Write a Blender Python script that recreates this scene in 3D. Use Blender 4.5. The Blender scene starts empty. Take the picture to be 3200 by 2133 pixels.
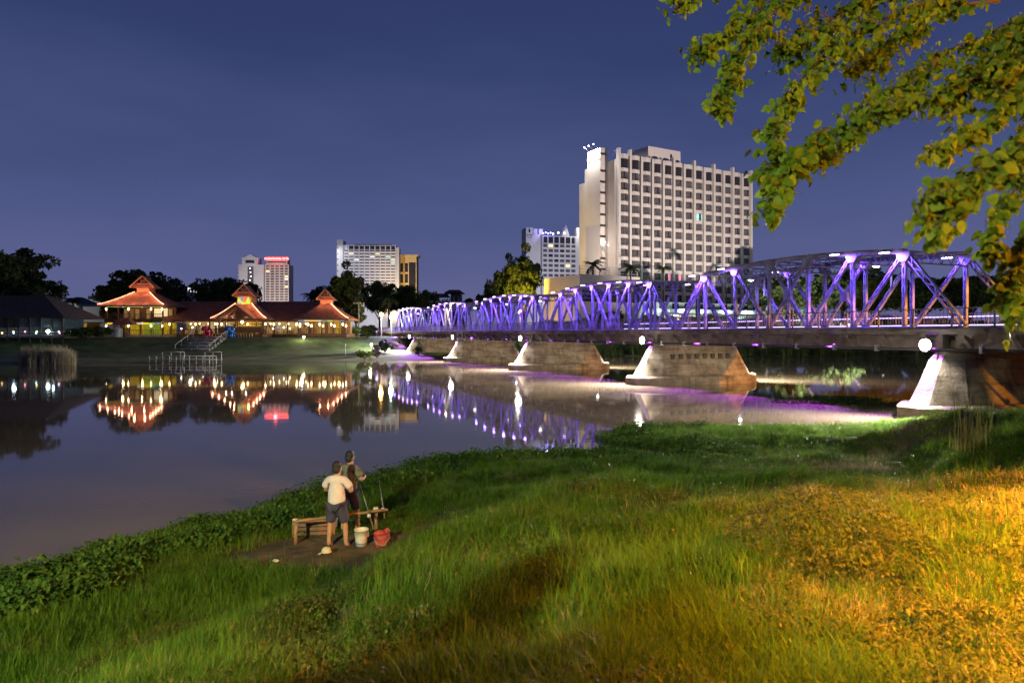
import bpy, bmesh, math, random
import numpy as np
from mathutils import Vector, Matrix, Euler

random.seed(7)
rng = np.random.default_rng(7)
R = math.radians
scn = bpy.context.scene
COL = scn.collection

# ------------------------------------------------------------------ camera
CAMZ = 4.45            # camera height over the river
F = 2133.0             # focal length in photo pixels (24 mm on 3200 px)
HOR = 1041.0           # horizon row in the photo
cam_d = bpy.data.cameras.new('camera')
cam_d.lens = 24.0
cam_d.sensor_width = 36.0
cam_d.shift_y = -25.5 / 3200
cam_d.clip_start = 0.05
cam_d.clip_end = 6000
cam_d.dof.use_dof = True
cam_d.dof.focus_distance = 50.0
cam_d.dof.aperture_fstop = 2.4
cam = bpy.data.objects.new('camera', cam_d)
cam.location = (0, 0, CAMZ)
cam.rotation_euler = (R(90), 0, 0)
COL.objects.link(cam)
scn.camera = cam

# ------------------------------------------------------------------ sky
world = bpy.data.worlds.new('World')
scn.world = world
world.use_nodes = True
wt = world.node_tree
wt.nodes.clear()
w_out = wt.nodes.new('ShaderNodeOutputWorld')
w_bg = wt.nodes.new('ShaderNodeBackground')
w_bg2 = wt.nodes.new('ShaderNodeBackground')
w_add = wt.nodes.new('ShaderNodeAddShader')
w_tc = wt.nodes.new('ShaderNodeTexCoord')
w_sep = wt.nodes.new('ShaderNodeSeparateXYZ')
w_abs = wt.nodes.new('ShaderNodeMath'); w_abs.operation = 'ABSOLUTE'
w_map = wt.nodes.new('ShaderNodeMapping'); w_map.inputs['Scale'].default_value = (1.2, 1.2, 5.0)
w_noise = wt.nodes.new('ShaderNodeTexNoise'); w_noise.inputs['Scale'].default_value = 2.2
w_noise.inputs['Detail'].default_value = 5
w_m1 = wt.nodes.new('ShaderNodeMath'); w_m1.operation = 'MULTIPLY_ADD'
w_m1.inputs[1].default_value = 0.17; w_m1.inputs[2].default_value = -0.085
w_m2 = wt.nodes.new('ShaderNodeMath'); w_m2.operation = 'ADD'
w_ramp = wt.nodes.new('ShaderNodeValToRGB')
cr = w_ramp.color_ramp
cr.elements[0].position = 0.0; cr.elements[0].color = (0.140, 0.142, 0.300, 1)
cr.elements[1].position = 1.0; cr.elements[1].color = (0.008, 0.014, 0.055, 1)
for p_, c_ in ((0.07, (0.112, 0.126, 0.288, 1)), (0.18, (0.078, 0.102, 0.250, 1)), (0.36, (0.038, 0.056, 0.164, 1)), (0.6, (0.017, 0.028, 0.098, 1))):
    e_ = cr.elements.new(p_); e_.color = c_
w_sky = wt.nodes.new('ShaderNodeTexSky')
w_sky.sky_type = 'NISHITA'
w_sky.sun_disc = False
w_sky.sun_elevation = R(-6)
w_sky.sun_rotation = R(200)
L_ = wt.links.new
L_(w_tc.outputs['Generated'], w_sep.inputs[0])
L_(w_sep.outputs['Z'], w_abs.inputs[0])
L_(w_tc.outputs['Generated'], w_map.inputs[0])
L_(w_map.outputs[0], w_noise.inputs['Vector'])
L_(w_noise.outputs['Fac'], w_m1.inputs[0])
L_(w_abs.outputs[0], w_m2.inputs[0])
L_(w_m1.outputs[0], w_m2.inputs[1])
L_(w_m2.outputs[0], w_ramp.inputs[0])
L_(w_ramp.outputs[0], w_bg.inputs['Color'])
w_bg.inputs['Strength'].default_value = 0.92
L_(w_sky.outputs[0], w_bg2.inputs['Color'])
w_bg2.inputs['Strength'].default_value = 0.05
L_(w_bg.outputs[0], w_add.inputs[0])
L_(w_bg2.outputs[0], w_add.inputs[1])
L_(w_add.outputs[0], w_out.inputs['Surface'])

# ------------------------------------------------------------------ render settings
scn.view_settings.view_transform = 'Standard'
scn.view_settings.look = 'None'
scn.view_settings.gamma = 1
scn.view_settings.exposure = 0.0
scn.view_settings.use_curve_mapping = False
scn.cycles.use_denoising = True
try:
    scn.cycles.denoiser = 'OPENIMAGEDENOISE'
except Exception:
    pass
scn.cycles.max_bounces = 5
scn.cycles.diffuse_bounces = 2
scn.cycles.glossy_bounces = 3
scn.cycles.transmission_bounces = 4
scn.cycles.transparent_max_bounces = 8
scn.cycles.caustics_reflective = False
scn.cycles.caustics_refractive = False
scn.cycles.sample_clamp_indirect = 3.0
scn.cycles.use_light_tree = True
scn.cycles.use_adaptive_sampling = True
scn.cycles.adaptive_threshold = 0.035

# ------------------------------------------------------------------ helpers
def at(X, Y, d):
    """photo pixel at real distance d -> world point"""
    return Vector(((X - 1600) / F * d, d, CAMZ + (HOR - Y) / F * d))

K2 = 3200 / 2352.0
def at2(x, y, d):
    return at(x * K2, y * K2, d)

def tag(o, label=None, cat=None, group=None, kind=None):
    if label: o['label'] = label
    if cat: o['category'] = cat
    if group: o['group'] = group
    if kind: o['kind'] = kind
    return o

def thing(name, label, cat, loc=(0, 0, 0), rz=0.0, group=None):
    o = bpy.data.objects.new(name, None)
    COL.objects.link(o)
    o.location = loc
    o.rotation_euler = (0, 0, rz)
    o.empty_display_size = 0.3
    return tag(o, label, cat, group)

def sub(name, parent, loc=(0, 0, 0), rz=0.0):
    o = bpy.data.objects.new(name, None)
    COL.objects.link(o)
    o.parent = parent
    o.location = loc
    o.rotation_euler = (0, 0, rz)
    return o

def inst(name, mesh, parent=None, loc=(0, 0, 0), rot=(0, 0, 0), scale=(1, 1, 1)):
    o = bpy.data.objects.new(name, mesh)
    COL.objects.link(o)
    o.parent = parent
    o.location = loc
    o.rotation_euler = rot
    o.scale = scale
    return o

class MB:
    """collects verts and faces for ONE mesh"""
    def __init__(s):
        s.v = []; s.f = []; s.m = []
    def add(s, vs, fs, m=0):
        b = len(s.v)
        s.v.extend([tuple(v) for v in vs])
        s.f.extend([tuple(b + i for i in f) for f in fs])
        s.m.extend([m] * len(fs))
        return s
    def box(s, c, size, rz=0.0, m=0):
        cx, cy, cz = c
        hx, hy, hz = size[0] / 2, size[1] / 2, size[2] / 2
        co, si = math.cos(rz), math.sin(rz)
        vs = []
        for dz in (-hz, hz):
            for dx, dy in ((-hx, -hy), (hx, -hy), (hx, hy), (-hx, hy)):
                vs.append((cx + dx * co - dy * si, cy + dx * si + dy * co, cz + dz))
        return s.add(vs, [(3, 2, 1, 0), (4, 5, 6, 7), (0, 1, 5, 4), (1, 2, 6, 5), (2, 3, 7, 6), (3, 0, 4, 7)], m)
    def b2(s, x0, x1, y0, y1, z0, z1, m=0):
        return s.box(((x0 + x1) / 2, (y0 + y1) / 2, (z0 + z1) / 2), (abs(x1 - x0), abs(y1 - y0), abs(z1 - z0)), 0, m)
    def bar(s, p0, p1, w, h, m=0, up=(0, 0, 1)):
        """rectangular bar p0->p1, w sideways, h along up"""
        p0, p1 = Vector(p0), Vector(p1)
        d = (p1 - p0).normalized()
        upv = Vector(up)
        side = d.cross(upv)
        if side.length < 1e-4:
            side = d.cross(Vector((1, 0, 0)))
        side.normalize()
        u2 = side.cross(d).normalized()
        vs = []
        for p in (p0, p1):
            for a, b in ((-1, -1), (1, -1), (1, 1), (-1, 1)):
                vs.append(p + side * (a * w / 2) + u2 * (b * h / 2))
        return s.add(vs, [(3, 2, 1, 0), (4, 5, 6, 7), (0, 1, 5, 4), (1, 2, 6, 5), (2, 3, 7, 6), (3, 0, 4, 7)], m)
    def tube(s, pts, rad, n=8, m=0, cap=True):
        pts = [Vector(p) for p in pts]
        if not hasattr(rad, '__len__'):
            rad = [rad] * len(pts)
        rings = []
        ref = Vector((0.13, 0.31, 1)).normalized()
        for i, p in enumerate(pts):
            a = pts[max(0, i - 1)]; b = pts[min(len(pts) - 1, i + 1)]
            d = (b - a).normalized()
            sd = d.cross(ref)
            if sd.length < 1e-3: sd = d.cross(Vector((1, 0, 0)))
            sd.normalize()
            u2 = sd.cross(d)
            rings.append([p + (sd * math.cos(2 * math.pi * k / n) + u2 * math.sin(2 * math.pi * k / n)) * rad[i] for k in range(n)])
        vs = [v for r in rings for v in r]
        fs = []
        for i in range(len(pts) - 1):
            for k in range(n):
                k2 = (k + 1) % n
                fs.append((i * n + k, i * n + k2, (i + 1) * n + k2, (i + 1) * n + k))
        if cap:
            fs.append(tuple(range(n - 1, -1, -1)))
            o = (len(pts) - 1) * n
            fs.append(tuple(o + k for k in range(n)))
        return s.add(vs, fs, m)
    def lathe(s, c, prof, n=12, m=0):
        """prof: list of (r, z) around a vertical axis at c"""
        vs = []; fs = []
        for r, z in prof:
            for k in range(n):
                a = 2 * math.pi * k / n
                vs.append((c[0] + r * math.cos(a), c[1] + r * math.sin(a), c[2] + z))
        for i in range(len(prof) - 1):
            for k in range(n):
                k2 = (k + 1) % n
                fs.append((i * n + k, i * n + k2, (i + 1) * n + k2, (i + 1) * n + k))
        if prof[0][0] > 1e-4: fs.append(tuple(range(n - 1, -1, -1)))
        if prof[-1][0] > 1e-4: fs.append(tuple((len(prof) - 1) * n + k for k in range(n)))
        return s.add(vs, fs, m)
    def prism(s, poly, z0, z1, m=0):
        n = len(poly)
        vs = [(x, y, z0) for x, y in poly] + [(x, y, z1) for x, y in poly]
        fs = [tuple(range(n - 1, -1, -1)), tuple(range(n, 2 * n))]
        for i in range(n):
            j = (i + 1) % n
            fs.append((i, j, n + j, n + i))
        return s.add(vs, fs, m)
    def loft(s, rings, m=0, cap=True):
        """rings: equal-length closed loops of points"""
        n = len(rings[0])
        vs = [v for r in rings for v in r]
        fs = []
        for i in range(len(rings) - 1):
            for k in range(n):
                k2 = (k + 1) % n
                fs.append((i * n + k, i * n + k2, (i + 1) * n + k2, (i + 1) * n + k))
        if cap:
            fs.append(tuple(range(n - 1, -1, -1)))
            fs.append(tuple((len(rings) - 1) * n + k for k in range(n)))
        return s.add(vs, fs, m)
    def mesh(s, name, mats, smooth=False):
        me = bpy.data.meshes.new(name)
        me.from_pydata(s.v, [], s.f)
        if not isinstance(mats, (list, tuple)): mats = [mats]
        for mt in mats: me.materials.append(mt)
        if len(mats) > 1:
            me.polygons.foreach_set('material_index', s.m)
        if smooth:
            me.polygons.foreach_set('use_smooth', [True] * len(me.polygons))
        me.update()
        return me
    def build(s, name, mats, parent=None, smooth=False, loc=(0, 0, 0), rz=0.0):
        o = bpy.data.objects.new(name, s.mesh(name, mats, smooth))
        COL.objects.link(o)
        o.parent = parent
        o.location = loc
        o.rotation_euler = (0, 0, rz)
        return o

def sphere_mb(c, r, seg=10, rings=6, sq=(1, 1, 1), mb=None):
    mb = mb or MB()
    vs = []; fs = []
    for i in range(rings + 1):
        th = math.pi * i / rings
        for k in range(seg):
            a = 2 * math.pi * k / seg
            vs.append((c[0] + r * sq[0] * math.sin(th) * math.cos(a), c[1] + r * sq[1] * math.sin(th) * math.sin(a), c[2] + r * sq[2] * math.cos(th)))
    for i in range(rings):
        for k in range(seg):
            k2 = (k + 1) % seg
            fs.append((i * seg + k, (i + 1) * seg + k, (i + 1) * seg + k2, i * seg + k2))
    mb.add(vs, fs)
    return mb

# ------------------------------------------------------------------ materials
MATS = {}
def M(name, col, rough=0.8, var=0.18, scale=2.0, bump=0.0, metal=0.0, emit=None, es=0.0, spec=0.4, world_co=False, bscale=None, sub_=0.0, stain=None):
    """procedural Principled material: noise-varied colour, optional bump"""
    if name in MATS: return MATS[name]
    mt = bpy.data.materials.new(name)
    mt.use_nodes = True
    nt = mt.node_tree
    bs = nt.nodes['Principled BSDF']
    bs.inputs['Roughness'].default_value = rough
    bs.inputs['Metallic'].default_value = metal
    bs.inputs['Specular IOR Level'].default_value = spec
    tc = nt.nodes.new('ShaderNodeTexCoord')
    geo = nt.nodes.new('ShaderNodeNewGeometry')
    vec = geo.outputs['Position'] if world_co else tc.outputs['Object']
    no = nt.nodes.new('ShaderNodeTexNoise')
    no.inputs['Scale'].default_value = scale
    no.inputs['Detail'].default_value = 6
    no.inputs['Roughness'].default_value = 0.62
    nt.links.new(vec, no.inputs['Vector'])
    mx = nt.nodes.new('ShaderNodeMix'); mx.data_type = 'RGBA'
    lo = tuple(max(0, c * (1 - var)) for c in col) + (1,)
    hi = tuple(min(1, c * (1 + var)) for c in col) + (1,)
    if stain: lo = tuple(stain) + (1,)
    mx.inputs['A'].default_value = lo
    mx.inputs['B'].default_value = hi
    rp = nt.nodes.new('ShaderNodeMapRange')
    rp.inputs['From Min'].default_value = 0.36
    rp.inputs['From Max'].default_value = 0.64
    nt.links.new(no.outputs['Fac'], rp.inputs['Value'])
    nt.links.new(rp.outputs['Result'], mx.inputs['Factor'])
    nt.links.new(mx.outputs['Result'], bs.inputs['Base Color'])
    if bump:
        nb = nt.nodes.new('ShaderNodeTexNoise')
        nb.inputs['Scale'].default_value = bscale or scale * 6
        nb.inputs['Detail'].default_value = 5
        nt.links.new(vec, nb.inputs['Vector'])
        bp = nt.nodes.new('ShaderNodeBump')
        bp.inputs['Strength'].default_value = bump
        bp.inputs['Distance'].default_value = 0.05
        nt.links.new(nb.outputs['Fac'], bp.inputs['Height'])
        nt.links.new(bp.outputs['Normal'], bs.inputs['Normal'])
    if emit:
        bs.inputs['Emission Color'].default_value = tuple(emit) + (1,)
        bs.inputs['Emission Strength'].default_value = es
        try: mt.cycles.emission_sampling = 'NONE'
        except Exception: pass
    MATS[name] = mt
    return mt

def leaf_mat(name, c1, c2, trans=0.35, rough=0.5, scale=0.7, c3=None):
    """foliage: colour varies per instance and in space, some light passes through"""
    if name in MATS: return MATS[name]
    mt = bpy.data.materials.new(name)
    mt.use_nodes = True
    nt = mt.node_tree
    nt.nodes.clear()
    out = nt.nodes.new('ShaderNodeOutputMaterial')
    geo = nt.nodes.new('ShaderNodeNewGeometry')
    oi = nt.nodes.new('ShaderNodeObjectInfo')
    no = nt.nodes.new('ShaderNodeTexNoise')
    no.inputs['Scale'].default_value = scale
    no.inputs['Detail'].default_value = 4
    nt.links.new(geo.outputs['Position'], no.inputs['Vector'])
    n2 = nt.nodes.new('ShaderNodeTexNoise')
    n2.inputs['Scale'].default_value = scale * 14
    nt.links.new(geo.outputs['Position'], n2.inputs['Vector'])
    a1 = nt.nodes.new('ShaderNodeMath'); a1.operation = 'MULTIPLY_ADD'
    a1.inputs[1].default_value = 1.6; a1.inputs[2].default_value = -0.55
    nt.links.new(no.outputs['Fac'], a1.inputs[0])
    a2 = nt.nodes.new('ShaderNodeMath'); a2.operation = 'MULTIPLY_ADD'
    a2.inputs[1].default_value = 0.5
    nt.links.new(oi.outputs['Random'], a2.inputs[0])
    nt.links.new(a1.outputs[0], a2.inputs[2])
    a3 = nt.nodes.new('ShaderNodeMath'); a3.operation = 'MULTIPLY_ADD'
    a3.inputs[1].default_value = 0.7; 
    nt.links.new(n2.outputs['Fac'], a3.inputs[0])
    nt.links.new(a2.outputs[0], a3.inputs[2])
    a4 = nt.nodes.new('ShaderNodeMath'); a4.operation = 'ADD'; a4.inputs[1].default_value = -0.35
    nt.links.new(a3.outputs[0], a4.inputs[0])
    rp = nt.nodes.new('ShaderNodeValToRGB')
    rp.color_ramp.elements[0].position = 0.1
    rp.color_ramp.elements[0].color = tuple(c1) + (1,)
    rp.color_ramp.elements[1].position = 0.75
    rp.color_ramp.elements[1].color = tuple(c2) + (1,)
    if c3:
        e = rp.color_ramp.elements.new(1.0); e.color = tuple(c3) + (1,)
    nt.links.new(a4.outputs[0], rp.inputs[0])
    bs = nt.nodes.new('ShaderNodeBsdfPrincipled')
    bs.inputs['Roughness'].default_value = rough
    bs.inputs['Specular IOR Level'].default_value = 0.1
    nt.links.new(rp.outputs[0], bs.inputs['Base Color'])
    tr = nt.nodes.new('ShaderNodeBsdfTranslucent')
    nt.links.new(rp.outputs[0], tr.inputs['Color'])
    mix = nt.nodes.new('ShaderNodeMixShader')
    mix.inputs[0].default_value = trans
    nt.links.new(bs.outputs[0], mix.inputs[1])
    nt.links.new(tr.outputs[0], mix.inputs[2])
    nt.links.new(mix.outputs[0], out.inputs['Surface'])
    MATS[name] = mt
    return mt

def emit_mat(name, col, strength):
    return M(name, tuple(min(1, c) for c in col), rough=0.5, var=0.02, emit=col, es=strength)

def light(kind, loc, power, col, parent=None, radius=0.15, target=None, cone=None, blend=0.5, name='lamp_light'):
    d = bpy.data.lights.new(name, kind)
    d.energy = power
    d.color = col
    d.shadow_soft_size = radius
    if kind == 'SPOT':
        d.spot_size = R(cone or 120)
        d.spot_blend = blend
    o = bpy.data.objects.new(name, d)
    COL.objects.link(o)
    o.location = loc
    if target is not None:
        v = Vector(target) - Vector(loc)
        o.rotation_euler = v.to_track_quat('-Z', 'Y').to_euler()
    o.parent = parent
    return o
# ------------------------------------------------------------------ bridge frame (needed by the terrain)
B0 = Vector((22.83, 36.16, 0))
UU = Vector((-0.3997, 0.9167, 0))      # along the bridge, to the far bank
NN = Vector((0.9167, 0.3997, 0))       # across the bridge, away from the camera
B_ROT = math.atan2(UU.y, UU.x)
SPAN = 25.8
def bw(s, n, z):
    """bridge coordinates -> world"""
    return B0 + UU * s + NN * n + Vector((0, 0, z))

# ------------------------------------------------------------------ near bank height field
SHORE = np.array([(-60, -25), (-20, 1), (-12, 8.5), (-8.9, 11.7), (-8.2, 13.7), (-7.2, 15.3), (-6.1, 16.9), (-5.4, 18.9), (-4.3, 20.4), (-2.65, 23.2),
                  (-0.4, 24.5), (2.5, 25.1), (4.5, 24.5), (6.6, 24.1), (6.7, 24.9), (4.6, 26.7), (3.9, 28.3), (4.5, 30.3), (6.6, 31.5), (12.5, 31.0),
                  (17.6, 33.0), (21, 34.9), (24, 36.6), (28.5, 37.6), (32, 41.5), (45, 48), (130, 86)], float)
LANDP = np.vstack([SHORE, [(130, -60), (-60, -60)]])

def seg_dist(P, A, Bp):
    d = Bp - A
    t = np.clip(((P - A) @ d) / (d @ d), 0, 1)
    q = A + t[:, None] * d
    return np.hypot(P[:, 0] - q[:, 0], P[:, 1] - q[:, 1])

def shore_dist(P):
    """signed distance to the waterline, positive on land"""
    P = np.asarray(P, float).reshape(-1, 2)
    dm = np.full(len(P), 1e9)
    for i in range(len(SHORE) - 1):
        dm = np.minimum(dm, seg_dist(P, SHORE[i], SHORE[i + 1]))
    inside = np.zeros(len(P), bool)
    n = len(LANDP)
    for i in range(n):
        x1, y1 = LANDP[i]; x2, y2 = LANDP[(i + 1) % n]
        c = (y1 > P[:, 1]) != (y2 > P[:, 1])
        with np.errstate(divide='ignore', invalid='ignore'):
            xi = (x2 - x1) * (P[:, 1] - y1) / (y2 - y1) + x1
        inside ^= c & (P[:, 0] < xi)
    return np.where(inside, dm, -dm)

def vnoise(x, y, seed=0):
    """smooth value noise"""
    xi = np.floor(x).astype(int); yi = np.floor(y).astype(int)
    fx = x - xi; fy = y - yi
    fx = fx * fx * (3 - 2 * fx); fy = fy * fy * (3 - 2 * fy)
    def hsh(a, b):
        h = (a * 374761393 + b * 668265263 + seed * 982451653) & 0x7fffffff
        h = ((h ^ (h >> 13)) * 1274126177) & 0x7fffffff
        return ((h ^ (h >> 16)) & 0xffff) / 65535.0
    return (hsh(xi, yi) * (1 - fx) + hsh(xi + 1, yi) * fx) * (1 - fy) + (hsh(xi, yi + 1) * (1 - fx) + hsh(xi + 1, yi + 1) * fx) * fy

def near_h(P):
    P = np.asarray(P, float).reshape(-1, 2)
    d = shore_dist(P)
    x, y = P[:, 0], P[:, 1]
    ss = lambda v: np.clip(v, 0, 1) ** 2 * (3 - 2 * np.clip(v, 0, 1))
    de = np.where(d > 4.5, np.maximum(4.5, d - 2.3 * ss((x - 0.5) / 3.5) * (1 - ss((x - 9) / 4)) + 0.7 * (vnoise(x * 0.45, y * 0.45, 12) - 0.5)), d)
    h = np.interp(de, [-30, -3, 0, 1.0, 4.5, 6.0, 7.5, 8.8, 12, 16, 40], [-3.0, -1.2, 0.02, 0.14, 0.27, 0.46, 1.12, 1.66, 2.22, 2.75, 3.3])
    bumps = (vnoise(x * 0.55, y * 0.55, 1) - 0.5) * 0.42 + (vnoise(x * 1.7, y * 1.7, 2) - 0.5) * 0.20
    h = h + bumps * np.clip((d - 1.5) / 5, 0, 1)
    # humps in the meadow
    for cx, cy, r, a in ((18.2, 34.0, 1.4, 0.40), (13.2, 14.6, 3.0, 0.40), (3.2, 6.9, 1.1, 0.20), (11.5, 29.2, 3.5, 0.18)):
        h = h + a * np.exp(-((x - cx) ** 2 + (y - cy) ** 2) / (r * r)) * np.clip(d / 1.2, 0, 1)
    # worn path past the anglers, towards the viewer
    pth = np.array([(-1.6, 15.2), (-2.6, 12.0), (-2.2, 9.0), (-1.8, 6.5), (-1.2, 4.0)], float)
    pd = np.full(len(P), 1e9)
    for i in range(len(pth) - 1): pd = np.minimum(pd, seg_dist(P, pth[i], pth[i + 1]))
    h = h - 0.12 * np.exp(-(pd / 0.45) ** 2)
    # embankment of the bridge approach
    s = (x - B0.x) * UU.x + (y - B0.y) * UU.y
    nn = (x - B0.x) * NN.x + (y - B0.y) * NN.y
    ramp = np.clip((-s - 6) / 8, 0, 1) * np.clip((nn + 8) / 7, 0, 1)
    h = np.where(d > 0, h + ramp * np.maximum(0, 4.45 - h), h)
    return h

def near_z(x, y):
    return float(near_h([(x, y)])[0])

def grid_mesh(name, xs, ys, fn, mat):
    X, Y = np.meshgrid(xs, ys)
    P = np.stack([X.ravel(), Y.ravel()], 1)
    Z = fn(P)
    V = np.column_stack([P, Z])
    nx, ny = len(xs), len(ys)
    idx = np.arange(nx * ny).reshape(ny, nx)
    Fc = np.stack([idx[:-1, :-1], idx[:-1, 1:], idx[1:, 1:], idx[1:, :-1]], -1).reshape(-1, 4)
    me = bpy.data.meshes.new(name)
    me.vertices.add(len(V)); me.vertices.foreach_set('co', V.ravel())
    me.loops.add(Fc.size); me.loops.foreach_set('vertex_index', Fc.ravel())
    me.polygons.add(len(Fc)); me.polygons.foreach_set('loop_start', np.arange(0, Fc.size, 4)); me.polygons.foreach_set('loop_total', np.full(len(Fc), 4))
    me.polygons.foreach_set('use_smooth', np.ones(len(Fc), bool))
    me.update(); me.validate()
    me.materials.append(mat)
    o = bpy.data.objects.new(name, me)
    COL.objects.link(o)
    return o

soil = M('soil', (0.075, 0.05, 0.028), rough=0.95, var=0.5, scale=1.4, bump=0.6, world_co=True, bscale=9, stain=(0.03, 0.028, 0.012))
xs = np.concatenate([np.arange(-60, -14, 2.0), np.arange(-14, 32, 0.22), np.arange(32, 131, 2.0)])
ys = np.concatenate([np.arange(-60, -4, 2.0), np.arange(-4, 42, 0.22), np.arange(42, 92, 2.0)])
ground = grid_mesh('river_bank_ground', xs, ys, near_h, soil)
tag(ground, kind='structure')

# ------------------------------------------------------------------ river water
def water_mat():
    mt = bpy.data.materials.new('river_water')
    mt.use_nodes = True
    nt = mt.node_tree
    bs = nt.nodes['Principled BSDF']
    bs.inputs['Roughness'].default_value = 0.035
    bs.inputs['IOR'].default_value = 1.333
    geo = nt.nodes.new('ShaderNodeNewGeometry')
    mp = nt.nodes.new('ShaderNodeMapping'); mp.inputs['Rotation'].default_value = (0, 0, R(-23)); mp.inputs['Scale'].default_value = (0.05, 0.22, 1)
    nt.links.new(geo.outputs['Position'], mp.inputs['Vector'])
    no = nt.nodes.new('ShaderNodeTexNoise'); no.inputs['Scale'].default_value = 1.0; no.inputs['Detail'].default_value = 5
    nt.links.new(mp.outputs[0], no.inputs['Vector'])
    rp = nt.nodes.new('ShaderNodeValToRGB')
    rp.color_ramp.elements[0].position = 0.3; rp.color_ramp.elements[0].color = (0.140, 0.110, 0.074, 1)
    rp.color_ramp.elements[1].position = 0.7; rp.color_ramp.elements[1].color = (0.195, 0.156, 0.108, 1)
    nt.links.new(no.outputs['Fac'], rp.inputs[0])
    nt.links.new(rp.outputs[0], bs.inputs['Base Color'])
    mp2 = nt.nodes.new('ShaderNodeMapping'); mp2.inputs['Rotation'].default_value = (0, 0, R(-23)); mp2.inputs['Scale'].default_value = (0.35, 1.1, 1)
    nt.links.new(geo.outputs['Position'], mp2.inputs['Vector'])
    n2 = nt.nodes.new('ShaderNodeTexNoise'); n2.inputs['Scale'].default_value = 1.0; n2.inputs['Detail'].default_value = 3
    nt.links.new(mp2.outputs[0], n2.inputs['Vector'])
    bp = nt.nodes.new('ShaderNodeBump'); bp.inputs['Strength'].default_value = 0.035; bp.inputs['Distance'].default_value = 0.05
    nt.links.new(n2.outputs['Fac'], bp.inputs['Height'])
    nt.links.new(bp.outputs['Normal'], bs.inputs['Normal'])
    return mt
wmat = water_mat()
wq = MB(); wq.add([(-900, -300, 0), (900, -300, 0), (900, 500, 0), (-900, 500, 0)], [(0, 1, 2, 3)])
tag(wq.build('river_water', wmat), kind='structure')

# ------------------------------------------------------------------ far bank
FSHORE = [(-900, -60), (-420, 20), (-220, 66), (-110, 86), (-72, 96), (-50, 103), (-30, 108), (-19, 113), (-8, 123), (4, 128), (18, 131), (40, 132), (74, 133), (110, 137), (240, 170), (500, 290), (900, 450)]
far_turf = M('far_turf', (0.062, 0.105, 0.030), rough=0.95, var=0.5, scale=0.35, bump=0.8, world_co=True, bscale=3.0)
far_beach = M('far_beach', (0.15, 0.15, 0.085), rough=0.95, var=0.3, scale=0.3, bump=0.6, world_co=True, bscale=2.2, stain=(0.070, 0.105, 0.032))
def far_strip(name, prof, mat, nz=0.0, sub_n=6):
    pts = []
    for i in range(len(FSHORE) - 1):
        a, b = Vector(FSHORE[i]), Vector(FSHORE[i + 1])
        for k in range(sub_n): pts.append(a.lerp(b, k / sub_n))
    pts.append(Vector(FSHORE[-1]))
    V = []
    for p in pts:
        for j, (o, z) in enumerate(prof):
            yy = p.y + o * 1.06
            xx = p.x - o * 0.36 if o < 100 else p.x * (1 + o / 700)
            dz = (float(vnoise(np.array([xx * 0.25]), np.array([yy * 0.25]), 5)[0]) - 0.5) * nz if 0 < j < len(prof) - 1 else 0
            V.append((xx, yy, z + dz))
    k = len(prof); Fs = []
    for i in range(len(pts) - 1):
        for j in range(k - 1):
            Fs.append((i * k + j, (i + 1) * k + j, (i + 1) * k + j + 1, i * k + j + 1))
    mb = MB(); mb.add(V, Fs)
    o = mb.build(name, mat, smooth=True)
    return tag(o, kind='structure')
far_strip('far_bank_beach', [(-4, -1.2), (0, 0.02), (3, 0.25), (7, 0.55)], far_beach, nz=0.12)
far_strip('far_bank_ground', [(7, 0.55), (12, 0.95), (17, 1.3), (20, 2.1), (24, 3.45), (26, 3.66), (60, 3.7), (300, 3.7), (4500, 3.7)], far_turf, nz=0.25)
FGZ = 3.7
_fx = np.array([p[0] for p in FSHORE], float); _fy = np.array([p[1] for p in FSHORE], float)
FPROF = [(-4, -1.2), (0, 0.02), (3, 0.25), (7, 0.55), (12, 0.95), (17, 1.3), (20, 2.1), (24, 3.45), (26, 3.66), (60, 3.7)]
def far_z(x, y):
    lo, hi = -10.0, 80.0
    for _ in range(30):
        o = (lo + hi) / 2
        if np.interp(x + 0.36 * o, _fx, _fy) + 1.06 * o < y: lo = o
        else: hi = o
    return float(np.interp(o, [p[0] for p in FPROF], [p[1] for p in FPROF]))
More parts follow.
